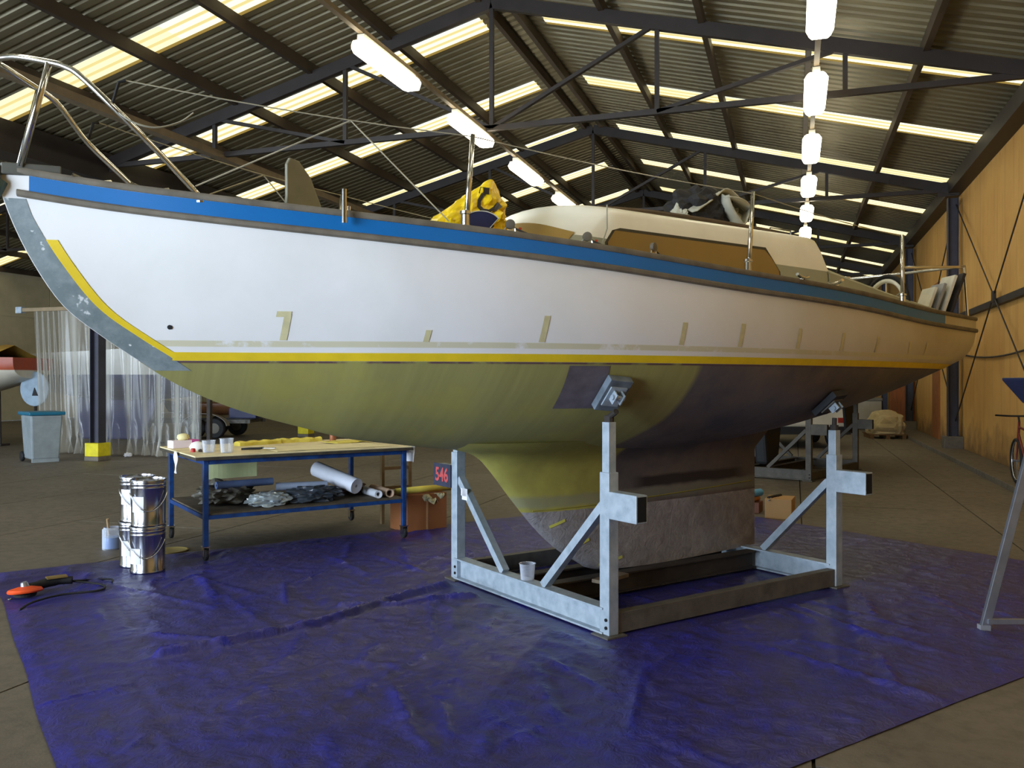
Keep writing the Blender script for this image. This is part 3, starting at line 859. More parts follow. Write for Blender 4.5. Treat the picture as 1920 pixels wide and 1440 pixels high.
# pushpit
psh = [(-2.06, .955, 2.55), (-2.6, .90, 2.60), (-3.2, .79, 2.66), (-3.50, .70, 2.70), (-3.585, .55, 2.71), (-3.6, 0, 2.71)]
push = MB().tube(psh + [(x, -y, z) for x, y, z in reversed(psh[:-1])], .0135, 8).build('pushpit', M_CHROME, boat, smooth=True)
for s in (1, -1):
    MB().tube([(-3.54, s * .715, 2.15), (-3.50, s * .70, 2.70)], .0135, 8).build('pushpit_leg', M_CHROME, push)
    MB().lathe([(.03, 0), (.03, .01), (.018, .012), (.018, .04)], 12, Matrix.Translation((-3.54, .715 * s, f_sheer(-3.5) - .02))).build('pushpit_foot', M_CHROME, push)

# ================================================================== CRADLE
crd = thing('boat_cradle', 'galvanised steel cradle with plate 546 holding up the white sailing boat', 'cradle', BO, BA)
def cradle(crd, mg, md, mb_, sign):
    for sx in (1, -1):
        xb = 1.15 * sx
        MB().ibeam((xb, -.92, .098), (xb, .92, .098), .10, .165).build('cross_beam', mg, crd)
        for sy in (1, -1):
            px, py = xb, .93 * sy
            ztop = 1.06
            mbp = MB()
            mbp.box(px - .04, px + .04, py - .045, py + .045, .014, ztop - .03 if sy == 1 else 1.03)
            post = mbp.build('post', mg, crd, bevel=.004)
            for zz in (.06, .11):
                MB().lathe([(.011, 0), (.011, .008), (.001, .009)], 8, Matrix.Translation((px + .04 * sx, py + .02, zz)) @ Matrix.Rotation(PI / 2 * sx, 4, 'Y')).build('bolt', M_HOLE, post)
            MB().box(px - .08, px + .08, py - .08, py + .08, .004, .014).build('base_plate', md, post)
            MB().box(px - .03, px + .03, py - .033, py + .033, 1.0, 1.345 if sx > 0 else 1.22).build('inner_tube', mg, post, bevel=.003)
            zs0 = 1.345 if sx > 0 else 1.22
            MB().tube([(px, py, zs0), (px, py, zs0 + .04)], .032, 10).build('jack_nut', mb_, post)
            # pad on the hull
            zh = 1.545 if sx > 0 else 1.455
            n = hull_n(px, zh); hp = hull_pt(px, zh, .034); hp.y *= sy; n.y *= sy
            side = Vector((1, 0, 0)); side = (side - n * side.dot(n)).normalized(); up = n.cross(side)
            M = Matrix((side, up, n)).transposed().to_4x4(); M.translation = hp
            piv = hp + n * .06 + Vector((0, 0, -.07))
            MB().tube([(px, py, zs0 + .03), piv], .019, 10).build('jack_screw', mb_, post)
            pad = MB().box(-.085, .085, -.125, .125, -.028, .024, M).build('pad', mat('pad_ply', (116, 128, 140), .6, 0, .25, 10) if sx > 0 else mat('dark_pad', (44, 46, 50), .7), crd, bevel=.004)
            MB().box(-.06, .06, -.075, .075, .024, .034, M).build('pad_plate', mg if sx > 0 else md, pad)
            for k in (-1, 1):
                MB().box(-.004, .004, -.045, .03, .034, .085, M @ Matrix.Translation((k * .028, -.01, 0))).build('pad_lug', mg, pad)
            MB().tube([M @ Vector((-.045, -.02, .062)), M @ Vector((.045, -.02, .062))], .017, 10).build('pivot_pin', M_GALV, pad)
            # diagonal brace and side stub
            MB().beam((px, py - sy * .04, .82), (px, sy * .25, .185), .055, .055, (1, 0, 0)).build('brace', mg, crd)
            stub = MB().box(px - .045, px + .045, py + sy * .045, py + sy * .30, .745, .915).build('side_stub', mg, crd, bevel=.004)
            MB().box(px - .036, px + .036, py + sy * .2985, py + sy * .3015, .755, .905).build('stub_opening', M_HOLE, stub)
    for sy in (1, -1):
        MB().box(-1.11, 1.11, sy * .93 - .035, sy * .93 + .035, .016, .145).build('side_beam', md, crd, bevel=.004)
        MB().ibeam((-1.09, sy * .17, .098), (1.09, sy * .17, .098), .10, .145).build('keel_beam', mb_, crd)
cradle(crd, M_GALV, M_GALVD, M_DARKST, True)
# number plate on the far bow stub
pl_ = MB().box(1.196, 1.203, -1.242, -.965, .738, .922).build('number_plate', mat('dark_blue_plate', (48, 52, 74), .6, 0, .25, 14), crd)
me = text_mesh('546', .155)
me.materials.append(mat('worn_red_paint', (206, 84, 84), .7, 0, .25, 40))
o = bpy.data.objects.new('plate_number', me); C.objects.link(o); o.parent = pl_
o.matrix_local = Matrix.Translation((1.205, -1.105, .828)) @ Matrix.Rotation(PI / 2, 4, 'Z') @ Matrix.Rotation(PI / 2, 4, 'X') @ Matrix.Diagonal((.92, 1.0, 1, 1))
MB().box(-.03, .03, -.045, .045, .028, .031, Matrix.Translation((1.15, -.79, .72)) @ Matrix.Rotation(PI / 2, 4, 'Y') @ Matrix.Rotation(-.0, 4, 'Z')).build('paper_tag', M_WHITEP, crd)
MB().box(1.178, 1.181, -.82, -.74, .66, .75).build('paper_tag', M_WHITEP, crd)
# small plank under the front of the keel
pk = MB().box(-.16, .16, -.05, .05, 0, .025).build('wood_offcut', mat('grey_timber', (128, 112, 92), .8, 0, .2, 8))
pk.location = B(.62, .33, .175 - .005); pk.rotation_euler = (0, 0, BA + .25); tag(pk, 'short grey timber offcut lying across the cradle beam below the keel', 'offcut')

# ================================================================== GROUND SHEET
def build_tarp():
    x0, x1, y0, y1 = -3.35, 4.25, -3.25, 2.76
    step = .022
    nx, ny = int((x1 - x0) / step), int((y1 - y0) / step)
    gx = np.linspace(x0, x1, nx + 1); gy = np.linspace(y0, y1, ny + 1)
    XX, YY = np.meshgrid(gx, gy, indexing='ij')
    H = np.zeros_like(XX); CR = np.zeros_like(XX)
    rng = np.random.default_rng(5)
    def crease(pts, wd, h, attr):
        nonlocal H, CR
        for a, b in zip(pts[:-1], pts[1:]):
            a = np.array(a); b = np.array(b); d = b - a; L = np.hypot(*d); d = d / L
            t = (XX - a[0]) * d[0] + (YY - a[1]) * d[1]
            s = -(XX - a[0]) * d[1] + (YY - a[1]) * d[0]
            fade = np.clip(np.minimum(t / (.25 * L) if L > .01 else 1, (L - t) / (.25 * L)), 0, 1) if len(pts) == 2 else np.clip(np.minimum(t + .02, L - t + .02) * 60, 0, 1)
            g = np.exp(-(s / wd) ** 2) * fade
            H += h * g if len(pts) == 2 else 0
            if len(pts) > 2: H = np.maximum(H, h * g)
            CR = np.maximum(CR, attr * np.exp(-((s - wd * .5) / (wd * .8)) ** 2) * fade)
    crease([(3.6, -.16), (3.22, -.18), (2.73, -.25), (2.41, -.32), (2.0, -.53), (1.55, -.66), (1.3, -.72)], .030, .060, 1.0)
    crease([(2.3, -.62), (1.95, -.42), (1.6, -.40), (1.35, -.30)], .028, .040, .6)
    crease([(3.6, -.70), (3.2, -.30)], .03, .02, 1)
    for k in range(95):
        c = np.array([rng.uniform(x0 + .3, x1 - .2), rng.uniform(y0 + .3, y1 - .2)])
        a = rng.normal(1.25, .42); L = rng.uniform(.3, 1.5)
        d = np.array([math.cos(a), math.sin(a)]) * L / 2
        crease([c - d, c + d], rng.uniform(.022, .045), rng.uniform(.006, .018), rng.uniform(.3, .9))
    for k in range(60):
        c = np.array([rng.uniform(x0 + .3, x1 - .2), rng.uniform(-.5, y1 - .2)])
        a = rng.uniform(0, PI); L = rng.uniform(.15, .6)
        d = np.array([math.cos(a), math.sin(a)]) * L / 2
        crease([c - d, c + d], rng.uniform(.022, .04), rng.uniform(.005, .014), rng.uniform(.1, .6))
    for i in range(nx + 1):
        for j in range(ny + 1):
            p = Vector((XX[i, j], YY[i, j], 0))
            r1 = noise.noise(p * 2.3); r2 = abs(noise.noise(p * 5.2 + Vector((7, 3, 1)))); r3 = abs(noise.noise(p * 11 + Vector((1, 9, 4))))
            H[i, j] += .006 + .006 * (r1 + .5) + .014 * (1 - r2 * 2.2) * .5 + .006 * (1 - r3 * 2)
    # flat where things stand: cradle beams, bench castors, cans
    flat = np.ones_like(XX)
    for ax, bx_, ay, by_ in ((-1.3, 1.3, .80, 1.06), (-1.3, 1.3, -1.06, -.80), (1.02, 1.28, -1.1, 1.1), (-1.28, -1.02, -1.1, 1.1), (-1.2, 1.2, -.26, .26), (2.9, 3.45, -3.25, -2.35), (2.55, 2.8, -2.95, -2.65), (.55, .85, -2.95, -2.65), (3.75, 4.25, -2.75, -1.9)):
        dx = np.maximum(np.maximum(ax - XX, XX - bx_), 0); dy = np.maximum(np.maximum(ay - YY, YY - by_), 0)
        flat = np.minimum(flat, np.clip(np.hypot(dx, dy) / .12, 0, 1))
    ed = np.minimum(np.minimum(XX - x0, x1 - XX), np.minimum(YY - y0, y1 - YY)); flat = np.minimum(flat, np.clip(ed / .1 + .25, 0, 1))
    Z = np.maximum(.004 + np.maximum(H, 0) * flat * .9, .004)
    # slightly wavy outline
    W = np.vectorize(lambda a: .012 * noise.noise(Vector((a * 1.3, 0, 0))))
    XX2 = XX + W(YY) * np.clip(1 - (ed / .3), 0, 1); YY2 = YY + W(XX + 9) * np.clip(1 - (ed / .3), 0, 1)
    v = np.stack([XX2, YY2, Z], -1).reshape(-1, 3)
    idx = np.arange((nx + 1) * (ny + 1)).reshape(nx + 1, ny + 1)
    f = np.stack([idx[:-1, :-1], idx[1:, :-1], idx[1:, 1:], idx[:-1, 1:]], -1).reshape(-1, 4)
    me = bpy.data.meshes.new('tarpaulin'); me.from_pydata(v.tolist(), [], f.tolist()); me.update()
    at = me.attributes.new('crease', 'FLOAT', 'POINT'); at.data.foreach_set('value', np.clip(CR, 0, 1).reshape(-1).astype(np.float32))
    me.polygons.foreach_set('use_smooth', [True] * len(me.polygons)); me.materials.append(M_TARP)
    o = bpy.data.objects.new('tarpaulin', me); C.objects.link(o); o.location = BO; o.rotation_euler = (0, 0, BA)
    tag(o, 'creased dusty blue tarpaulin spread on the floor under the cradle', 'tarpaulin')
    m_eye = mat('brass_eyelet', (206, 200, 180), .3, .9)
    for (ex, ey) in [(4.20, -2.2 + k * .95) for k in range(6)] + [(-2.6 + k * .9, 2.71) for k in range(8)]:
        e = MB().torus(.011, .004, 12, 6).build('eyelet', m_eye, o); e.location = (ex, ey, .008)
    return o
tarp = build_tarp()

# ================================================================== WORK BENCH (boat frame axes)
def at(o, x, y, z=0, rz=0, rx=0, ry=0):
    o.location = B(x, y, z); o.rotation_euler = (rx, ry, BA + rz); return o
bench = thing('work_bench', 'blue steel wheeled work bench with pale board top, beside the cans', 'bench', B(1.68, -3.44, 0), BA)
bx0, bx1, by0, by1 = -.98, .98, -.66, .66            # legs about the bench centre
for x in (bx0, bx1):
    for y in (by0, by1):
        lg = MB().box(x - .022, x + .022, y - .022, y + .022, .135, .90).build('leg', M_BLUEP, bench, bevel=.003)
        cs = MB().box(x - .035, x + .035, y - .035, y + .035, .127, .135).box(x - .026, x - .020, y - .03, y + .03, .05, .127).box(x + .020, x + .026, y - .03, y + .03, .05, .127).build('castor_fork', M_CHROME, lg)
        MB().lathe([(.01, -.016), (.052, -.016), (.056, -.008), (.056, .008), (.052, .016), (.01, .016)], 18, Matrix.Translation((x, y, .062)) @ Matrix.Rotation(PI / 2, 4, 'Y')).build('castor_wheel', M_BLACK, lg)
for y in (by0, by1):
    MB().box(bx0 + .022, bx1 - .022, y - .018, y + .018, .86, .90).build('top_rail', M_BLUEP, bench)
    MB().box(bx0 + .022, bx1 - .022, y - .018, y + .018, .37, .405).build('shelf_rail', M_BLUEP, bench)
for x in (bx0, bx1):
    MB().box(x - .018, x + .018, by0 + .022, by1 - .022, .86, .90).build('top_rail', M_BLUEP, bench)
    MB().box(x - .018, x + .018, by0 + .022, by1 - .022, .37, .405).build('shelf_rail', M_BLUEP, bench)
MB().box(-1.06, 1.08, -.72, .72, .90, .928).build('bench_top', M_WOODE, bench, bevel=.003)
MB().box(-1.05, 1.08, -.71, .70, .928, .94).build('top_board', M_WOOD, bench, bevel=.002)
MB().box(bx0 - .0, bx1 + .0, by0 + .0, by1 - .0, .405, .418).build('shelf', mat('dirty_shelf', (96, 84, 68), .8, 0, .3, 6), bench)
BT = .94; BS = .418
M_PINK = mat('white_pink_box', (240, 226, 236), .6, 0, .04)
def simple(name, mb, m, label, cat, x, y, z, rz=0, group=None, smooth=False, bevel=0):
    o = mb.build(name, m, None, smooth, bevel); at(o, x, y, z, rz); tag(o, label, cat, group); return o
# on the bench top
bxo = simple('glove_box', MB().box(-.13, .13, -.065, .065, 0, .075), M_PINK, 'white and pink cardboard glove box at the far left bench corner', 'box', 2.60, -3.86, BT, .2, bevel=.004)
MB().box(-.135, -.06, -.067, .067, .002, .077).build('pink_end', mat('magenta_print', (206, 90, 168), .6), bxo)
MB().lathe([(.045, 0), (.06, .02), (.055, .05), (.02, .065)], 12, Matrix.Translation((.0, 0, .075))).build('glove_tuft', mat('pale_yellow_glove', (240, 228, 170), .8), bxo, smooth=True)
def cup(label, x, y, z, r=.055, h=.12, rot=None):
    t = MB().lathe([(r * .82, .003), (r * .98, h), (r * 1.05, h), (r * 1.05, h + .004), (r * .94, h + .003), (r * .78, .006)], 24).build('plastic_cup', M_CUP, None, smooth='auto')
    at(t, x, y, z); tag(t, label, 'cup', 'clear plastic mixing cups'); return t
cup('clear plastic mixing cup on the bench, nearer the glove box', 2.55, -3.10, BT, .06, .11)
cup('clear plastic mixing cup on the bench, nearer the front edge', 2.42, -2.98, BT, .062, .13)
cup('clear plastic mixing cup standing on the bow beam of the cradle', 1.15, .04, .1815, .058, .115)
rb = simple('cloth_wad', MB().lathe([(.001, 0), (.07, 0), (.085, .03), (.06, .07), (.02, .085), (.001, .086)], 12), mat('white_cloth', (236, 232, 228), .85, 0, .06, 20), 'crumpled white cloth wad between glove box and mixing cups', 'cloth', 2.56, -3.44, BT, 0, smooth=True)
for v in rb.data.vertices: v.co += Vector((noise.noise(v.co * 30), noise.noise(v.co * 30 + Vector((5, 0, 0))), 0)) * .02
kn = thing('scraper', 'black handled scraper lying across the bench top', 'scraper', B(2.12, -3.12, BT + .012), BA + 2.6)
MB().tube([(-.12, 0, 0), (-.05, 0, .004), (.05, 0, .006), (.09, 0, .012)], [.010, .012, .012, .009], 10).build('handle', M_BLACK, kn, smooth=True)
MB().prism([(.08, -.012), (.20, -.035), (.20, .035), (.08, .012)], .008, .011).build('blade', M_ALU, kn)
br = thing('paint_brush', 'dark paint brush beside the white cloth wad', 'brush', B(2.58, -3.27, BT + .01), BA + 1.3)
MB().tube([(-.09, 0, 0), (0, 0, .003), (.03, 0, .003)], [.006, .009, .013], 8).build('handle', M_BLACK, br, smooth=True)
MB().box(.03, .09, -.018, .018, -.006, .010).build('bristles', mat('dark_bristle', (70, 56, 44), .9), br)
rc = simple('red_cap', MB().lathe([(.022, 0), (.022, .03), (.015, .036), (.001, .037)], 14), mat('red_plastic', (190, 40, 36), .5), 'small red cap at the bench edge near the cans', 'cap', 2.66, -3.22, BT, 0, smooth='auto')
for (lab, xa, ya, xb, yb) in (('long yellow foam strip at the back of the bench, nearer the cans', 2.10, -3.75, 1.62, -3.90), ('long yellow foam strip at the back of the bench, nearer the copper tin', 1.58, -3.95, 1.12, -3.98)):
    L = math.hypot(xb - xa, yb - ya)
    mb = MB(); n = 12
    rows = []
    for i in range(n + 1):
        xx = -L / 2 + L * i / n; w_ = .055 + .01 * math.sin(i); z_ = .045 + .006 * math.sin(i * 1.7)
        rows.append([(xx, -w_, 0), (xx, -w_, z_ * .7), (xx, -w_ * .4, z_), (xx, w_ * .4, z_), (xx, w_, z_ * .7), (xx, w_, 0)])
    mb.grid(rows); mb.f += [tuple(range(6)), tuple(n * 6 + k for k in range(6))]
    o = mb.build('foam_strip', M_YPAPER); o.location = B((xa + xb) / 2, (ya + yb) / 2, BT); o.rotation_euler = (0, 0, BA + math.atan2(yb - ya, xb - xa)); tag(o, lab, 'foam strip', 'yellow foam strips')
ys_ = simple('yellow_sheet', MB().grid([[(x, y, .012 + .02 * abs(noise.noise(Vector((x * 6, y * 6, 3))))) for y in np.linspace(-.16, .16, 9)] for x in np.linspace(-.22, .22, 12)]), mat('yellow_paper', (232, 214, 96), .7), 'yellow paper sheet on the right end of the bench top', 'paper', .98, -3.55, BT - .004, .15)
ys_.modifiers.new('so', 'SOLIDIFY').thickness = .006
ws = simple('masking_sheet', MB().grid([[(x, y, .004 + .004 * abs(noise.noise(Vector((x * 5, y * 5, 1))))) for y in np.linspace(-.28, .28, 9)] for x in np.linspace(-.62, .55, 22)]), mat('cream_paper', (238, 224, 176), .75, 0, .05), 'cream masking paper covering the middle of the bench top', 'paper', 1.45, -3.10, BT - .001, 0)
ws.modifiers.new('so', 'SOLIDIFY').thickness = .004
simple('copper_tin', MB().lathe([(.03, 0), (.036, .02), (.036, .075), (.04, .08), (.034, .08), (.03, .01)], 18), mat('copper_tin', (166, 108, 78), .45, .4), 'small copper coloured tin at the back of the bench top', 'tin', 1.02, -3.86, BT, smooth='auto')
tp = simple('hanging_tissue', MB().grid([[(.0 + .008 * math.sin(i * .8 + j * .7), -.05 + .10 * j / 4, .0 - .20 * i / 8) for j in range(5)] for i in range(9)]), M_WHITEP, 'white paper strip hanging off the left end of the bench above the cans', 'paper', 2.785, -3.36, BT)
tp.modifiers.new('so', 'SOLIDIFY').thickness = .003
tp2 = simple('hanging_sheet', MB().grid([[(.002 * i + .02 * math.sin(j * .9), -.10 + .22 * j / 8, -.005 - .16 * i / 8) for j in range(9)] for i in range(9)]), M_WHITEP, 'white paper sheet hanging off the right end of the bench', 'paper', .58, -2.86, BT)
tp2.modifiers.new('so', 'SOLIDIFY').thickness = .003
# on the shelf
def roll(label, x, y, z, rz, L, R, r, m, tilt=0):
    t = MB().lathe([(r, -L / 2 + .004), (R, -L / 2), (R, L / 2), (r, L / 2 - .004), (r, -L / 2 + .004)], 26, Matrix.Rotation(PI / 2, 4, 'Y'), cap=False).build('paper_roll', m, None, smooth='auto')
    t.location = B(x, y, z); t.rotation_euler = (0, tilt, BA + rz); tag(t, label, 'roll', 'rolls on the bench shelf'); return t
M_ROLLW = mat('white_paper_roll', (226, 230, 240), .6, 0, .04)
roll('thick white paper roll lying aslant on the bench shelf', 1.235, -3.25, BS + .195, 1.95, .60, .080, .016, M_ROLLW, .24)
roll('thin white paper roll at the right end of the bench shelf', 0.93, -3.08, BS + .042, 1.50, .46, .040, .02, M_ROLLW)
roll('brown cardboard tube at the right end of the bench shelf', 0.80, -3.10, BS + .044, 1.50, .50, .042, .032, mat('kraft_tube', (206, 176, 150), .8))
roll('blue grey film roll lying along the middle of the bench shelf', 2.18, -3.22, BS + .20, .10, .56, .036, .012, mat('blue_film', (120, 142, 190), .25))
roll('pale film roll on the bench shelf pointing towards the thick roll', 1.62, -3.20, BS + .14, -.25, .50, .04, .015, mat('pale_blue_film', (170, 182, 205), .35))
def crumple(name, m, label, cat, x, y, z, sx, sy, sz, seed, rz=0, amp=.35, sub=4):
    bm = bmesh.new(); bmesh.ops.create_icosphere(bm, subdivisions=sub, radius=1)
    for v in bm.verts:
        p = v.co.copy(); q = p * 2.2 + Vector((seed, seed * .7, 0))
        d = 1 + amp * (abs(noise.noise(q)) * 1.6 - .4) + amp * .5 * (abs(noise.noise(q * 2.3)) - .25)
        v.co = Vector((p.x * sx * d, p.y * sy * d, max(p.z, -.62) * sz * d))
    zm = min(v.co.z for v in bm.verts)
    for v in bm.verts: v.co.z -= zm
    me = bpy.data.meshes.new(name); bm.to_mesh(me); bm.free(); me.materials.append(m)
    o = bpy.data.objects.new(name, me); C.objects.link(o); at(o, x, y, z, rz); tag(o, label, cat); return o
crumple('plastic_scrap', mat('grey_plastic_scrap', (120, 116, 104), .4, 0, .3, 8), 'grey crumpled plastic heap at the left of the bench shelf', 'plastic', 2.32, -3.40, BS, .26, .30, .12, 3)
crumple('foil_bundle', mat('silver_film', (206, 218, 222), .22, .3, .2, 8), 'shiny silver film bundle on the bench shelf front edge', 'film', 2.02, -2.98, BS, .22, .12, .075, 9)
crumple('film_scrap', mat('dark_film_scrap', (74, 82, 92), .3, 0, .3, 9), 'dark grey film scraps in the middle of the bench shelf', 'film', 1.58, -3.04, BS, .30, .16, .085, 14)
crumple('rag_heap', mat('brown_rag', (96, 70, 50), .9, 0, .3, 9), 'brown rag heap at the right of the thick paper roll', 'rag', 1.05, -3.35, BS, .16, .14, .09, 21)
ysb = simple('green_sheet', MB().grid([[(x, .02 * math.sin(x * 9), z) for z in np.linspace(0, .30, 5)] for x in np.linspace(-.26, .26, 12)]), mat('pale_green_sheet', (206, 214, 160), .6, 0, .06), 'pale green film sheet hanging under the bench top at the back', 'sheet', 2.05, -4.06, .585, .05)
ysb.modifiers.new('so', 'SOLIDIFY').thickness = .004

# ================================================================== PAINT CANS
def can(label, x, y, z, rz, lab_z):
    t = thing('steel_can', label, 'can', B(x, y, z), BA + rz, 'shiny steel cans by the bench')
    r = .140; h = .388
    MB().lathe([(r * .96, 0), (r * .985, .004), (r * .985, .02), (r * .955, .026), (r, h * .80), (r * 1.02, h * .815), (r, h * .83), (r, h * .875), (r * 1.02, h * .89), (r, h * .905), (r, h - .028)], 40).build('body', M_TIN, t, smooth='auto')
    MB().lathe([(r * 1.0, h - .028), (r * 1.045, h - .024), (r * 1.045, h - .008), (r * 1.02, h - .002), (r * .97, h - .002), (r * .95, h - .016), (.001, h - .014)], 40).build('lid', M_TIN, t, smooth='auto')
    pts = [Vector((r * 1.03 * math.cos(a), r * 1.03 * math.sin(a), h * .72 - .15 * math.sin((a - PI * 1.28) / (PI * .75) * PI) * 1.0)) + Vector((math.cos(a), math.sin(a), 0)) * .012 for a in np.linspace(PI * 1.28, PI * 2.03, 18)]
    MB().tube(pts, .004, 6).build('handle', M_CHROME, t, smooth=True)
    rows = [[Vector(((r + .003) * math.cos(a), (r + .003) * math.sin(a), z_)) for z_ in np.linspace(lab_z, lab_z + .13, 3)] for a in np.linspace(PI * 1.32, PI * 1.56, 9)]
    MB().grid(rows).build('paper_label', M_WHITEP, t, smooth=True)
    return t
LZ = .006
CR_ = 2.35
can('steel can with white label, bottom of the front stack', 3.17, -2.64, LZ, CR_, .08)
can('steel can with white label, top of the front stack', 3.165, -2.635, LZ + .390, CR_ + .15, .12)
can('steel can with white label, bottom of the stack behind', 3.20, -2.95, LZ, CR_ + .2, .10)
can('steel can with white label, top of the stack behind', 3.195, -2.945, LZ + .390, CR_ + .1, .15)
jr = thing('jar', 'clear jar half full of blue liquid standing left of the cans', 'jar', B(3.25, -3.86, 0), BA)
MB().lathe([(.085, 0), (.088, .01), (.088, .19), (.07, .205), (.07, .21), (.082, .19), (.082, .012)], 24).build('jar_wall', M_CUP, jr, smooth='auto')
MB().lathe([(.078, .013), (.078, .115), (.001, .116)], 24).build('blue_liquid', mat('blue_liquid', (84, 132, 200), .15), jr, smooth='auto')
MB().tube([(.03, .02, .15), (.05, .06, .30)], .012, 8).build('stirring_stick', mat('stick_wood', (170, 140, 100), .8), jr)
simple('small_pot', MB().lathe([(.045, 0), (.055, .10), (.058, .10), (.05, .10), (.042, .006)], 18), mat('white_plastic', (226, 226, 222), .5), 'small white plastic pot behind the blue jar', 'pot', 3.10, -4.12, 0, smooth='auto')
simple('can_lid', MB().lathe([(.15, 0), (.155, .008), (.14, .010), (.13, .004), (.001, .004)], 30), mat('yellowed_lid', (160, 142, 84), .5, .2), 'round yellowish can lid lying under the bench', 'lid', 2.80, -3.45, .001, smooth='auto')

# cardboard box, trestle and foam behind the right end of the bench
cbx = thing('cardboard_box', 'large brown cardboard box with yellow foam, right of the bench', 'box', B(.30, -3.22, 0), BA)
MB().box(-.24, .24, -.2, .2, 0, .40).build('carton', mat('brown_carton', (150, 92, 48), .85, 0, .1, 3), cbx, bevel=.005)
MB().box(-.012, .012, .2, .202, .0, .40).build('parcel_tape', mat('tan_tape', (196, 150, 104), .5), cbx)
MB().tube([(-.34, .12, .44), (0, .13, .445), (.34, .14, .44)], .035, 10).build('foam_roll', M_YPAPER, cbx, smooth=True)
o = MB().grid([[(-.2 + .26 * i / 8, .205 + .02 * math.sin(i + j), .40 - (.05 + .07 * abs(math.sin(i * 1.1))) * j / 4) for j in range(5)] for i in range(9)]).build('torn_paper', mat('pale_torn_paper', (214, 206, 160), .8), cbx)
o.modifiers.new('so', 'SOLIDIFY').thickness = .004
trs = thing('trestle_frame', 'narrow timber frame standing behind the right end of the bench', 'trestle', B(.32, -3.72, 0), BA)
for x in (-.17, .17):
    MB().beam((x, 0, 0), (x, 0, .92), .035, .045, (0, 1, 0)).build('upright', mat('frame_timber', (136, 112, 76), .8), trs)
for z in (.62, .88, .40): MB().beam((-.17, 0, z), (.17, 0, z), .03, .035).build('crossbar', MATS['frame_timber'], trs)

# sander and cables at the left edge of the tarpaulin
sd = thing('disc_sander', 'power sander with orange disc and black handle, lying on the tarpaulin', 'sander', B(4.10, -2.24, .012), BA + .1)
MB().lathe([(.02, 0), (.115, .004), (.12, .015), (.11, .03), (.05, .045), (.02, .05)], 30, Matrix.Translation((0, 0, .02)) @ Matrix.Rotation(.12, 4, 'X')).build('orange_disc', mat('orange_pad', (240, 84, 26), .5), sd, smooth='auto')
MB().lathe([(.075, 0), (.08, .02), (.06, .025)], 24).build('backing_plate', M_BLACK, sd)
MB().tube([(0, 0, .06), (.01, 0, .10)], [.032, .022], 12).build('gear_head', M_ALU, sd, smooth='auto')
MB().tube(smooth_path([(-.02, -.03, .05), (-.12, -.08, .05), (-.22, -.10, .055), (-.34, -.08, .05)], 5), [.03] * 5 + [.036] * 6 + [.03] * 5, 12).build('motor_body', M_BLACK, sd, smooth=True)
MB().box(-.30, -.16, -.13, -.06, .082, .094).build('switch_plate', mat('brass_trim', (168, 142, 82), .4, .5), sd)
MB().tube(smooth_path([(-.34, -.08, .04), (-.46, -.02, .02), (-.52, .12, .012), (-.44, .24, .012), (-.2, .20, .012), (.0, .30, .012), (.12, .48, .012)], 6), .008, 6).build('power_cable', M_BLACK, sd, smooth=True)
MB().tube(smooth_path([(-.30, -.12, .04), (-.48, -.18, .012), (-.62, -.10, .012), (-.60, .02, .012)], 6), .007, 6).build('power_cable', M_BLACK, sd, smooth=True)
hb = thing('hose_reel', 'dark brown round drum at the left edge of the frame', 'drum', B(4.45, -2.62, 0), BA + .8)
MB().lathe([(.02, -.06), (.16, -.06), (.17, -.05), (.17, -.035), (.12, -.03), (.12, .03), (.17, .035), (.17, .05), (.16, .06), (.02, .06)], 30, Matrix.Translation((0, 0, .17)) @ Matrix.Rotation(PI / 2, 4, 'X')).build('drum', mat('dark_brown_drum', (62, 40, 30), .5, 0, .2), hb, smooth='auto')
MB().box(-.12, .12, -.07, .07, 0, .012).build('foot', M_BLACK, hb)
MB().tube([(0, -.09, .17), (0, .09, .17)], .02, 10).build('axle', M_GALVD, hb)

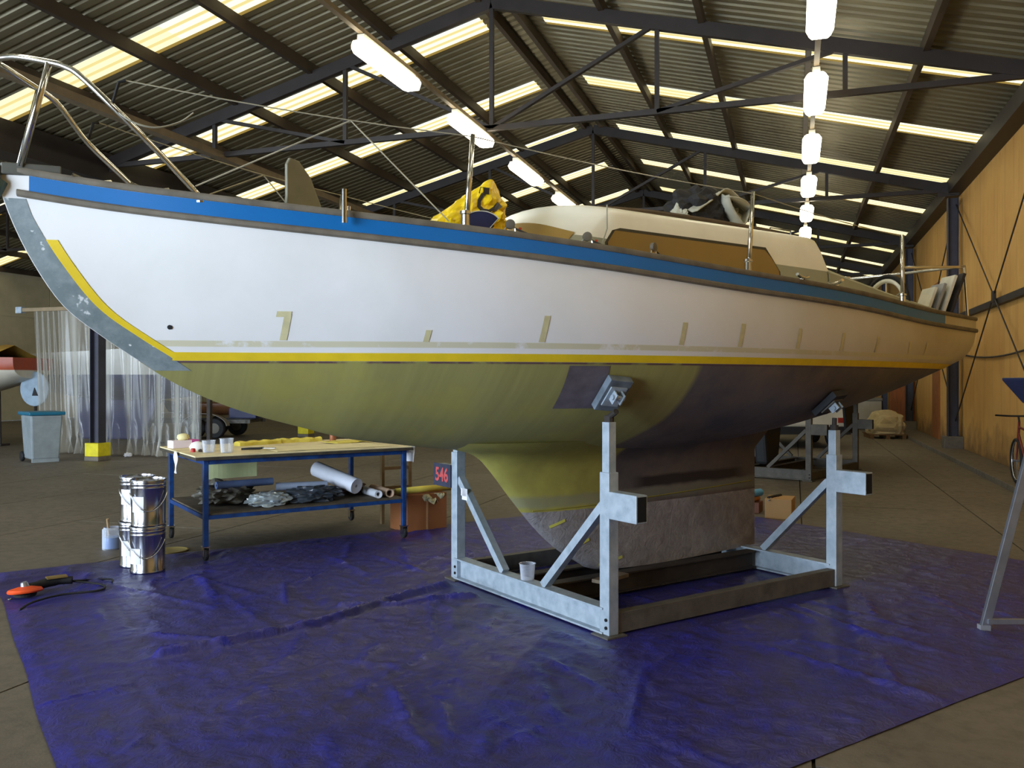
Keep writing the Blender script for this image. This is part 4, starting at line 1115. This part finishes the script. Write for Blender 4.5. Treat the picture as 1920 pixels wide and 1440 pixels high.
# ================================================================== LOOSE THINGS ON DECK
def yellow_bag():
    bm = bmesh.new(); bmesh.ops.create_icosphere(bm, subdivisions=5, radius=1)
    for v in bm.verts:
        p = v.co.copy(); q = p * 1.9 + Vector((3.1, 1.2, 0))
        cell = noise.cell_vector(q * .9)
        d = 1 + .22 * (abs(noise.noise(q)) * 2 - .5) + .10 * (abs(noise.noise(q * 2.7)) * 2 - .4)
        z = p.z
        w_ = .255 * (1 - .5 * max(0, z) ** 1.6) * d
        zz = (z + .75) * .225 * (1 + .10 * max(0, z)) if z > -.75 else 0
        v.co = Vector((p.x * w_ * .95 - .15 * max(0, z) ** 1.5, p.y * w_ * .8 + .03 * max(0, z), zz + (.05 * max(0, z) ** 6)))
    me = bpy.data.meshes.new('bag_film'); bm.to_mesh(me); bm.free()
    me.materials.append(mat('yellow_plastic_film', (250, 214, 24), .35, 0, .05, 6))
    t = thing('plastic_bag', 'crumpled yellow plastic bag with black print on the foredeck', 'bag', B(1.86, .40, f_sheer(1.86) - .012), BA)
    o = bpy.data.objects.new('bag_film', me); C.objects.link(o); o.parent = t
    bv = BVHTree.FromPolygons([v.co for v in me.vertices], [tuple(p.vertices) for p in me.polygons])
    vdir = Vector((.54, .84, -.15)).normalized()       # the side facing out over the rail
    u = Vector((-.84, .54, 0)).normalized(); w_ = u.cross(vdir) * -1
    if w_.z < 0: w_ = -w_
    mk = mat('black_print', (30, 20, 12), .5)
    def stroke(pts, wd):
        rows = []; miss = False
        for i, (a, b) in enumerate(pts):
            r = []
            n0 = pts[max(i - 1, 0)]; n1 = pts[min(i + 1, len(pts) - 1)]
            d = Vector((n1[0] - n0[0], n1[1] - n0[1])); d.normalize(); nrm = Vector((-d.y, d.x))
            for s in (-.5, 0, .5):
                aa = a * 1.35 + .03 + nrm.x * s * wd[i] * 1.3; bb = b * 1.25 + .045 + nrm.y * s * wd[i] * 1.3
                org = Vector((0, 0, .22)) + u * aa + w_ * bb + vdir * 1.0
                hit = bv.ray_cast(org, -vdir)
                if hit[0] is None: miss = True; break
                r.append(hit[0] + vdir * .009)
            if miss: break
            rows.append(r)
        if len(rows) > 1: MB().grid(rows).build('bag_print', mk, t)
    stroke([(.055, .12), (.05, .085)], [.045, .05])
    arc = [(.048, .085), (.03, .05), (.028, .02), (.045, .0), (.075, -.005), (.10, .01), (.125, .035)]
    stroke(arc, [.02, .018, .018, .02, .02, .024, .034])
    stroke([(.09, -.085), (.065, -.06)], [.03, .024])
    stroke([(-.075, .085), (-.05, .09)], [.02, .02])
    return t
yellow_bag()
# white cowl with a dark blue throat
def cowl():
    t = thing('ventilator_cowl', 'white cowl with dark blue throat in front of the yellow bag', 'ventilator', B(1.98, .74, f_sheer(1.98) - .03), BA - .57)
    fan = [(-.025, .03)] + [(.125 * math.sin(a), .03 + .125 * math.cos(a) ** .8) for a in np.linspace(-.92, .92, 15)] + [(.025, .03)]
    M = Matrix.Rotation(PI / 2, 4, 'X')
    def ring(k, yb): return [Vector((x * k, yb, (z - .09) * k + .13)) for x, z in fan]
    rows = [ring(1.0, .06), ring(1.06, .063), ring(1.08, .05), ring(1.0, .02), ring(.8, -.04), ring(.55, -.09)]
    rows = [r + [r[0]] for r in rows]
    MB().grid(rows).build('cowl_shell', mat('white_cowl', (226, 222, 206), .4), t, smooth='auto')
    mb = MB(); r = ring(.985, .052); mb.add(r, [tuple(range(len(r)))])
    mb.build('blue_throat', mat('navy_throat', (18, 20, 62), .5), t)
    MB().lathe([(.06, 0), (.05, .03), (.045, .10), (.045, .12)], 16, Matrix.Translation((0, -.04, 0))).build('cowl_base', MATS['white_cowl'], t, smooth='auto')
cowl()
def deck_block(x, y, rz):
    z = f_sheer(x) - .04
    M = Matrix.Translation((x, y, z)) @ Matrix.Rotation(rz, 4, 'Z')
    b_ = MB().lathe([(.018, -.014), (.028, -.011), (.028, .011), (.018, .014)], 16, M @ Matrix.Translation((0, 0, .125)) @ Matrix.Rotation(PI / 2, 4, 'X')).build('deck_block', mat('grey_sheave', (110, 104, 92), .5), boat, smooth='auto')
    MB().tube([M @ Vector(p) for p in ((-.035, 0, .0), (-.03, 0, .10), (0, 0, .135), (.03, 0, .10), (.045, 0, 0))], .006, 6).build('block_loop', M_CHROME, b_)
    MB().box(-.008, .008, -.02, -.016, .06, .11, M @ Matrix.Translation((-.06, 0, 0))).build('red_tag', mat('red_tape', (214, 70, 40), .6), b_)
    MB().tube([M @ Vector(p) for p in ((-.03, 0, .10), (-.12, .01, .06), (-.22, .02, .01))], .007, 6).build('block_rope', mat('dark_rope', (66, 62, 54), .9), b_)
deck_block(1.90, .93, -.5); deck_block(1.40, 1.02, -.5); deck_block(.93, 1.10, .3)
# folded grey cover on the coachroof
def cover():
    t = thing('folded_cover', 'bundled grey and black cover lying on the coachroof', 'cover', B(-.45, .22, 2.795), BA + .08)
    def blob(name, m, c, s, seed, amp=.22):
        bm = bmesh.new(); bmesh.ops.create_icosphere(bm, subdivisions=4, radius=1)
        for v in bm.verts:
            p = v.co.copy(); q = p * 1.8 + Vector((seed, 0, seed))
            d = 1 + amp * (abs(noise.noise(q)) * 2 - .5) + amp * .5 * (abs(noise.noise(q * 2.5)) * 2 - .5)
            v.co = Vector((p.x * s[0] * d, p.y * s[1] * d, max(p.z, -.5) * s[2] * d)) + Vector(c)
        me = bpy.data.meshes.new(name); bm.to_mesh(me); bm.free(); me.materials.append(m)
        o = bpy.data.objects.new(name, me); C.objects.link(o); o.parent = t
        return o
    mg = mat('grey_cover_cloth', (186, 184, 166), .7, 0, .1, 8); mk = mat('black_cover_cloth', (38, 36, 36), .8)
    blob('dark_fold', mk, (.02, 0, .14), (.31, .22, .21), 4)
    blob('grey_fold', mg, (-.22, .04, .09), (.13, .16, .14), 9, .3)
    blob('grey_fold', mg, (.33, .02, .06), (.06, .10, .10), 13, .3)
    def strip(pts, w_, name, m):
        rows = []
        for i, p in enumerate(pts):
            p = Vector(p); k = i / (len(pts) - 1)
            rows.append([p + Vector((.012 * math.sin(5 * k + j), (j - 1.5) * w_, .012 * math.sin(3 * k + 2 * j))) for j in range(4)])
        o = MB().grid(rows).build(name, m, t, smooth=True); o.modifiers.new('so', 'SOLIDIFY').thickness = .012
    strip(smooth_path([(.30, .12, .12), (.14, .14, .22), (.0, .14, .31), (-.14, .13, .30), (-.30, .13, .22), (-.34, .13, .12)], 4), .042, 'grey_fold_strip', mg)
    strip(smooth_path([(.02, .22, .26), (.0, .235, .16), (-.10, .24, .06), (-.16, .24, .03), (-.24, .235, .12), (-.30, .22, .18)], 4), .030, 'grey_fold_strip', mg)
    strip(smooth_path([(.02, .225, .25), (-.10, .23, .24), (-.22, .22, .22), (-.30, .21, .19)], 4), .030, 'grey_fold_strip', mg)
cover()
# boards leaning on the pushpit
MBD = [mat('white_board', (222, 216, 196), .6), mat('grey_edge_board', (150, 150, 150), .4, .2), mat('white_board', (222, 216, 196)), mat('dark_board', (36, 32, 32), .6)]
labs = ['cream board leaning on the stern rail, first from the bow', 'grey edged board leaning on the stern rail, second from the bow', 'pale board leaning on the stern rail, third from the bow', 'black board leaning on the stern rail, nearest the stern']
for k in range(4):
    h = (.34, .38, .46, .48)[k]
    o = MB().box(-.014, .014, -.13, .13, 0, h).build('board', MBD[k], bevel=.003)
    x, y = -3.16 - .062 * k, .44 + .042 * k
    o.matrix_world = Matrix.Translation(B(x, y, f_sheer(x) - .03)) @ Matrix.Rotation(BA + 2.546, 4, 'Z') @ Matrix.Rotation(.33, 4, 'Y')
    tag(o, labs[k], 'board', 'boards leaning on the stern rail')
crumple('cream_fender', mat('cream_fender', (226, 208, 160), .6), 'rounded cream plastic lump in the cockpit beside the boards', 'fender', -3.0, .50, f_sheer(-3.0) - .02, .12, .10, .08, 5, 0, .12)

# ================================================================== LEFT BAY AND FAR THINGS
def other_boat(label, loc, rz, sc, m_hull2, m_keel2, keel_pts, rud, rud_m, name='stored_boat', stands=True):
    t = thing(name, label, 'boat', loc, rz)
    h = boat.children[0]
    for ch in boat.children:
        if ch.name.split('.')[0] == 'hull': h = ch
    o = h.copy(); o.data = h.data.copy(); o.data.materials[0] = m_hull2; C.objects.link(o); o.parent = t; o.name = 'hull'
    o.scale = sc
    d_ = [c for c in boat.children if c.name.split('.')[0] == 'deck'][0].copy(); C.objects.link(d_); d_.parent = t; d_.scale = sc
    if keel_pts:
        MB().prism([(x * sc[0], z * sc[2]) for x, z in keel_pts], -.11, .11, Matrix.Rotation(PI / 2, 4, 'X')).build('keel', m_keel2, t, bevel=.05)
    if rud:
        MB().prism([(x * sc[0], z * sc[2]) for x, z in rud], -.03, .03, Matrix.Rotation(PI / 2, 4, 'X')).build('rudder', rud_m, t, bevel=.015)
    return t
def m_twotone(name, top, low, zc, third=None, z3=0):
    n = NT(name); x, y, z = n.xyz()
    c = n.mix(n.ramp(z, zc - .01, zc + .01), srgb(*low), srgb(*top))
    if third: c = n.mix(n.ramp(z, z3 - .01, z3 + .01), c, srgb(*third))
    c = n.mix(n.math('MULTIPLY', n.ramp(n.noise(2, 4), .4, .7), .25), c, (.1, .09, .07, 1))
    n.set(Base_Color=c, Roughness=.45)
    return n.m
KP = [(1.2, 1.12), (.7, .03), (-1.0, .03), (-1.2, 1.15)]
# second boat, on its own cradle behind the near boat
A2 = math.atan2(-.933, -.36)
o2 = Vector((-.235, 15.85, 0))
b2 = other_boat('dark keeled boat standing on the cradle behind the white sailing boat', o2, A2, (1, 1, 1), m_twotone('pale_blue_hull', (200, 198, 186), (50, 52, 66), 1.7), M_BLACK, [(1.0, 1.12), (.85, .19), (.35, .19), (.15, 1.15)], [(-3.2, 1.55), (-3.45, .55), (-3.85, .50), (-3.95, 1.62)], M_BLACK)
c2 = thing('boat_cradle', 'dull galvanised cradle farther back, carrying the dark keeled boat', 'cradle', o2, A2)
M_OLDGALV = mat('old_galvanised_steel', (84, 79, 70), .65, .2, .2, 8)
cradle(c2, M_OLDGALV, M_OLDGALV, M_DARKST, False)
# boats in the left bay
b3 = other_boat('white boat with dark blue bottom seen through the plastic curtain', (-17.4, 18.6, 0), math.radians(6), (1.1, 1.1, 1.03), m_twotone('white_blue_hull', (214, 212, 204), (40, 44, 92), 1.72), mat('blue_keel', (40, 44, 92), .6), KP,
                None, None)
def prop(t, x, y, z, lab='prop'):
    p = MB().tube([(x, y, .05), (x, y * .96, z)], .035, 8).build('boat_prop', M_DARKST, t)
    MB().box(x - .15, x + .15, y - .15, y + .15, 0, .05).build('prop_foot', M_DARKST, p)
for x in (-1.8, 1.8):
    for s in (1, -1): prop(b3, x, s * .95, 1.45)
b4 = other_boat('orange brown varnished boat at the far left under a yellow cover', (-20.15, 15.2, 0), math.radians(188), (.85, .85, .98), m_twotone('varnished_hull', (168, 66, 26), (206, 198, 180), 1.90, (196, 150, 60), 2.60), M_DARKST, KP, [(-3.65 + .45 * math.cos(a_), 1.45 + .42 * math.sin(a_)) for a_ in np.linspace(0, 2 * PI, 25)[:-1]], mat('pale_blue_rudder', (150, 170, 186), .6))
MB().prism([(-.09, 1.26), (.06, 1.26), (.0, 1.45)], -.05, .05, Matrix.Translation((-3.12, 0, 0)) @ Matrix.Rotation(PI / 2, 4, 'X')).build('rudder_slot', M_BLACK, b4)
rows = []
for i in range(25):
    x = -3.0 + 6.6 * i / 24; b_ = f_beam(x) * .9 + .03; z = f_sheer(x) * .98
    rows.append([Vector((x * .85, b_ * t, z + .30 * (1 - abs(t)) + .02 * math.sin(i * 2.1 + t * 5) - .10 * (abs(t) == 1))) for t in (-1, -.95, -.6, 0, .6, .95, 1)])
MB().grid(rows).build('yellow_cover', mat('yellow_canvas', (214, 170, 70), .75, 0, .15, 2), b4, smooth=True)
for x in (-1.5, 1.5):
    for s in (1, -1): prop(b4, x, s * .75, 1.35)
# clear plastic curtain on a bar
cu = thing('plastic_curtain', 'clear plastic sheet curtain hanging from a bar behind the yellow based column', 'curtain', (-14.0, 14.75, 0), 0)
rows = []
n = 260
for i in range(n + 1):
    u_ = i / n; xx = -2.15 + 4.5 * u_
    dense = 1 if u_ < .17 else .35
    fold = (.11 * math.sin(u_ * 185) if u_ < .17 else .05 * math.sin(u_ * 62) + .025 * math.sin(u_ * 37 + 1)) + .05 * math.sin(u_ * 13)
    r = []
    for k in range(9):
        z = 3.18 - 3.15 * k / 8
        fl = .35 + .65 * k / 8
        r.append((xx + .25 * (1 - u_) * (k / 8) * .8 + .004 * math.sin(k + i * .4), fold * fl * 1.3 + (.12 * (k == 8) * math.sin(i * .7)), z))
    rows.append(r)
MB().grid(rows).build('plastic_sheet', M_FILM, cu, smooth=True)
MB().box(-2.45, 2.6, -.04, .04, 3.16, 3.24).build('curtain_bar', mat('curtain_bar_timber', (150, 130, 100), .7), cu)
MB().box(-2.62, -2.45, -.06, .06, 3.13, 3.27).build('bar_bracket', M_GALV, cu)
MB().box(2.5, 2.58, -.04, .04, 0, 3.16).build('curtain_post', M_DARKST, cu)
# wheelie bin
wb_ = thing('wheelie_bin', 'grey wheeled rubbish bin with teal blue lid near the plastic curtain', 'bin', (-14.30, 13.25, 0), math.radians(62))
P0 = [(-.25, -.28), (.25, -.28), (.25, .28), (-.25, .28)]; P1 = [(-.29, -.36), (.29, -.36), (.29, .36), (-.29, .36)]
mb = MB(); mb.add([(x, y, .06) for x, y in P0] + [(x, y, .93) for x, y in P1], [(3, 2, 1, 0), (4, 5, 6, 7)] + [(i, (i + 1) % 4, 4 + (i + 1) % 4, 4 + i) for i in range(4)])
mb.build('bin_body', mat('grey_bin_plastic', (150, 160, 164), .35, 0, .12, 5), wb_, bevel=.03)
MB().prism([(-.33, -.40), (.33, -.40), (.33, .42), (-.33, .42)], .93, 1.0).build('bin_lid', mat('teal_bin_lid', (26, 110, 140), .4), wb_, bevel=.02)
MB().tube([(-.26, .46, .92), (.26, .46, .92)], .018, 8).build('bin_handle', MATS['teal_bin_lid'], wb_)
for s in (-1, 1):
    MB().lathe([(.02, -.03), (.09, -.03), (.10, -.015), (.10, .015), (.09, .03), (.02, .03)], 20, Matrix.Translation((s * .27, .32, .10)) @ Matrix.Rotation(PI / 2, 4, 'Y')).build('bin_wheel', M_BLACK, wb_)
MB().box(-.24, .24, -.27, -.2, 0, .07).build('bin_foot', MATS['grey_bin_plastic'], wb_)
# trailer behind the curtain
tr = thing('boat_trailer', 'tandem axle boat trailer with grey mudguard behind the bench', 'trailer', (-16.2, 20.6, 0), math.radians(14))
MB().box(-2.4, 1.6, -.6, -.52, .42, .52).build('chassis_rail', M_GALVD, tr)
MB().box(-2.4, 1.6, .52, .6, .42, .52).build('chassis_rail', M_GALVD, tr)
for x in (-1.2, .2, 1.5): MB().box(x - .04, x + .04, -.6, .6, .43, .51).build('crossmember', M_GALVD, tr)
for x in (.1, .68):
    for s in (-1, 1):
        wl_ = MB().lathe([(.02, -.08), (.17, -.08), (.26, -.08), (.29, -.05), (.29, .05), (.26, .08), (.17, .08), (.02, .08)], 24, Matrix.Translation((x, s * .78, .29)) @ Matrix.Rotation(PI / 2, 4, 'X')).build('tyre', M_BLACK, tr, smooth='auto')
        MB().lathe([(.02, -.085), (.13, -.085), (.16, -.075), (.16, .075), (.13, .085), (.02, .085)], 20, Matrix.Translation((x, s * .78, .29)) @ Matrix.Rotation(PI / 2, 4, 'X')).build('wheel_rim', mat('dull_rim', (120, 116, 104), .6, .2), wl_, smooth='auto')
for s in (-1, 1):
    rows = [[Vector((.39 + .66 * math.cos(a), s * .78 - .12, .34 + .36 * math.sin(a))), Vector((.39 + .66 * math.cos(a), s * .78 + .12, .34 + .36 * math.sin(a)))] for a in np.linspace(.05, PI - .05, 13)]
    MB().grid(rows).build('mudguard', mat('grey_mudguard', (168, 164, 152), .5), tr, solid=.01)
MB().prism([(-2.4, .5), (-1.9, .5), (-1.3, 1.25), (-1.45, 1.3)], -.05, .05, Matrix.Rotation(PI / 2, 4, 'X')).build('winch_post', mat('navy_post', (36, 44, 92), .5), tr)
rows = [[Vector((x, y * (.55 - .2 * abs(x - .3) ** 2 * .3), .62 + .35 * abs(y) ** 2 + .06 * abs(x - .3) ** 2)) for y in (-1, -.6, -.2, .2, .6, 1)] for x in np.linspace(-1.0, 1.6, 14)]
MB().grid(rows).build('dinghy_hull', mat('brown_dinghy', (120, 78, 44), .5), tr, smooth=True, solid=.02)
MB().box(.9, 1.7, -.4, .4, .55, .95).build('navy_crate', MATS['navy_post'], tr, bevel=.02)
st_ = crumple('white_scrap', M_WHITEP, 'small white scrap of paper on the concrete left of the bench', 'scrap', 0, 0, 0, .08, .06, .05, 3); st_.location = (-13.4, 14.6, 0)

# ================================================================== RIGHT SIDE
simple('small_carton', MB().box(-.19, .19, -.15, .15, 0, .23), mat('light_carton', (186, 146, 96), .85, 0, .06, 4), 'small pale cardboard box on the floor behind the keel', 'box', -3.62, -1.54, 0, .55, bevel=.004)
simple('brown_tin_box', MB().box(-.12, .12, -.10, .10, 0, .13), mat('brown_tin', (112, 60, 34), .6), 'dark brown box left of the small cardboard box', 'box', -3.66, -1.98, 0, .5, bevel=.005)
o = roll('orange brown cardboard tube on the dark brown box', -3.64, -1.96, .13 + .03, .2, .26, .03, .02, mat('orange_tube', (214, 140, 72), .7)); o['group'] = 'things by the small cardboard box'
o = roll('bright blue roll lying on the heap left of the small cardboard box', -3.62, -1.94, .19 + .045, .1, .30, .045, .02, mat('blue_roll', (88, 168, 226), .45)); o['group'] = 'things by the small cardboard box'
gr = thing('hand_tool', 'black hand tool lying on the small cardboard box', 'tool', B(-3.60, -1.60, .212), BA + .25)
MB().tube(smooth_path([(-.16, 0, .02), (-.05, 0, .022), (.06, .0, .024), (.17, .0, .024)], 4), .02, 8).build('tool_body', M_BLACK, gr, smooth=True)
MB().tube([(.15, .02, .02), (.24, .03, .0)], .008, 6).build('tool_tip', M_ALU, gr)

# step ladder at the right edge
FW = Vector((-math.sin(YAW), math.cos(YAW), 0)); RT = Vector((math.cos(YAW), math.sin(YAW), 0))
lad = thing('step_ladder', 'aluminium step ladder with dark blue top at the right edge', 'ladder', (1.14, 6.08, .008), YAW)
for (x, y, lx) in ((0, 0, .30), (.62, 0, -.02), (.10, -.85, .16), (.52, -.85, -.10)):
    lean = .0 if y == 0 else .62
    l_ = MB().beam((x, y, .02), (x + lx, y + lean - (.12 if y == 0 else 0), 1.46), .055, .03, (0, 1, 0)).build('rail', M_ALU, lad, bevel=.003)
    MB().box(x - .032, x + .032, y - .022, y + .022, 0, .05).build('rubber_foot', mat('grey_foot', (140, 140, 146), .6), l_)
MB().beam((.012, -.02, .075), (.60, -.02, .075), .025, .03).build('spreader_bar', M_ALU, lad)
for k in range(1, 5):
    z = .30 * k; f_ = z / 1.46
    MB().box(.10 + .16 * f_ + .02, .52 - .10 * f_ - .0, -.88 + .62 * f_, -.78 + .62 * f_, z - .012, z + .012).build('step', M_ALU, lad)
mb = MB(); bt = [(.22, -.26), (.60, -.26), (.60, -.04), (.22, -.04)]; tpq = [(.135, -.34), (.70, -.34), (.70, .04), (.135, .04)]
mb.add([(x, y, 1.455) for x, y in bt] + [(x, y, 1.60) for x, y in tpq] + [(x, y, 1.615) for x, y in tpq], [(3, 2, 1, 0), (8, 9, 10, 11)] + [(i, (i + 1) % 4, 4 + (i + 1) % 4, 4 + i) for i in range(4)] + [(4 + i, 4 + (i + 1) % 4, 8 + (i + 1) % 4, 8 + i) for i in range(4)])
mb.build('ladder_top', mat('dark_blue_plastic', (32, 36, 62), .5), lad, bevel=.006)
MB().box(.235, .30, -.20, -.10, 1.28, 1.46).build('hinge_block', mat('pale_plastic', (206, 212, 222), .5), lad, bevel=.01)
MB().box(.16, .19, -.66, -.30, .40, .425).build('red_latch', mat('red_latch', (190, 60, 40), .5), lad)

# bicycle against the wall
bk = thing('bicycle', 'dark bicycle parked along the ochre wall at the right edge', 'bicycle', (3.12, 14.35, .09), 0)
MX = Matrix.Rotation(PI / 2, 4, 'Y') 
for yy_ in (0, -1.04):
    M = Matrix.Translation((0, yy_, .335)) @ MX
    w1 = MB().torus(.31, .025, 40, 8, M).build('tyre', M_BLACK, bk, smooth=True)
    MB().torus(.285, .008, 36, 6, M).build('rim', M_ALU, w1)
    MB().tube([Vector((-.05, yy_, .335)), Vector((.05, yy_, .335))], .02, 8).build('hub', M_ALU, w1)
    for k in range(14):
        a = 2 * PI * k / 14
        MB().tube([Vector((0, yy_, .335)), Vector((0, yy_ + .285 * math.cos(a), .335 + .285 * math.sin(a)))], .0022, 4).build('spoke', M_ALU, w1)
mf = mat('bike_frame_red', (120, 42, 34), .4)
for a, b, r in (((0, 0, .335), (0, -.10, .68), .013), ((0, -.10, .68), (0, -.16, .92), .017), ((0, -.12, .74), (0, -.56, .34), .018), ((0, -.14, .84), (0, -.70, .80), .016), ((0, -.56, .34), (0, -.72, .86), .016), ((0, -1.04, .335), (0, -.56, .34), .011), ((0, -1.04, .335), (0, -.70, .80), .010)):
    MB().tube([a, b], r, 8).build('frame_tube', mf, bk)
MB().tube([(0, -.16, .92), (0, -.12, .99)], .014, 8).build('stem', M_BLACK, bk)
MB().tube([(-.31, -.16, 1.01), (-.12, -.11, 1.0), (.12, -.11, 1.0), (.31, -.16, 1.01)], .013, 8).build('handlebar', M_BLACK, bk)
MB().prism([(0, .14), (.06, -.02), (.09, -.12), (-.09, -.12), (-.06, -.02)], .93, .98, Matrix.Translation((0, -.76, 0))).build('saddle', M_BLACK, bk, bevel=.015)
MB().tube([(0, -.72, .84), (0, -.74, .94)], .012, 8).build('seat_post', M_ALU, bk)
MB().torus(.09, .006, 24, 6, Matrix.Translation((.06, -.56, .34)) @ MX).build('chainring', M_ALU, bk)
MB().tube([(.08, -.56, .34), (.09, -.44, .22)], .008, 6).build('crank', M_ALU, bk)

# covered pallet, white van body, pale chest at the far end
pa = thing('covered_pallet', 'pallet load wrapped in a pale cream cover near the orange door', 'pallet', (2.42, 26.3, 0), .1)
for x in (-.42, 0, .42): MB().box(x - .05, x + .05, -.5, .5, 0, .10).build('pallet_block', mat('pallet_wood', (120, 88, 52), .8), pa)
for k in range(5): MB().box(-.5, .5, -.5 + k * .22, -.38 + k * .22, .10, .125).build('pallet_board', MATS['pallet_wood'], pa)
bm = bmesh.new(); bmesh.ops.create_icosphere(bm, subdivisions=4, radius=1)
for v in bm.verts:
    p = v.co.copy(); q = p * 1.6 + Vector((2, 5, 1)); d = 1 + .12 * (abs(noise.noise(q)) * 2 - .4) + .05 * abs(noise.noise(q * 3))
    sx = math.copysign(abs(p.x) ** .55, p.x); sy = math.copysign(abs(p.y) ** .55, p.y)
    v.co = Vector((sx * .5 * d * (1 - .2 * max(0, p.z)), sy * .5 * d * (1 - .2 * max(0, p.z)), .125 + max(0, (p.z + .55)) * .42 * d))
me = bpy.data.meshes.new('cover'); bm.to_mesh(me); bm.free(); me.materials.append(mat('cream_cover', (206, 190, 150), .7, 0, .1, 4))
o = bpy.data.objects.new('cover', me); C.objects.link(o); o.parent = pa
van = thing('white_trailer', 'low white trailer body with dark wheel behind the far cradle', 'trailer', (.35, 22.2, 0), .30)
MB().box(-1.3, .75, -.8, 2.6, .52, 1.35).build('body', mat('dusty_white_panel', (206, 198, 176), .5, 0, .1, 2), van, bevel=.06)
MB().box(-1.25, .72, -.76, 2.5, .34, .52).build('chassis', M_BLACK, van)
for yy_ in (.2, 1.6):
    for s in (-1.1, .62):
        w1 = MB().lathe([(.02, -.09), (.30, -.09), (.32, -.06), (.32, .06), (.30, .09), (.02, .09)], 22, Matrix.Translation((s, yy_, .32)) @ Matrix.Rotation(PI / 2, 4, 'Y')).build('tyre', M_BLACK, van, smooth='auto')
        MB().lathe([(.02, -.095), (.17, -.095), (.19, -.08), (.19, .08), (.17, .095), (.02, .095)], 18, Matrix.Translation((s, yy_, .32)) @ Matrix.Rotation(PI / 2, 4, 'Y')).build('wheel_rim', M_ALU, w1, smooth='auto')
for s in (-1.0, .5): MB().box(s - .1, s + .1, -.83, -.79, .62, .74).build('rear_lamp', mat('lamp_red', (150, 40, 30), .4), van)
ch = thing('storage_chest', 'pale grey storage chest standing beyond the covered pallet', 'chest', (2.0, 31.0, 0), .05)
MB().box(-.7, .7, -.5, .5, .06, .95).build('chest_body', mat('pale_grey_chest', (190, 186, 170), .6, 0, .1, 2), ch, bevel=.02)
MB().box(-.73, .73, -.53, .53, .95, 1.05).build('chest_lid', mat('grey_chest_lid', (140, 138, 128), .6), ch, bevel=.02)
for s in (-.6, .6): MB().box(s - .06, s + .06, -.45, .45, 0, .06).build('chest_foot', M_BLACK, ch)
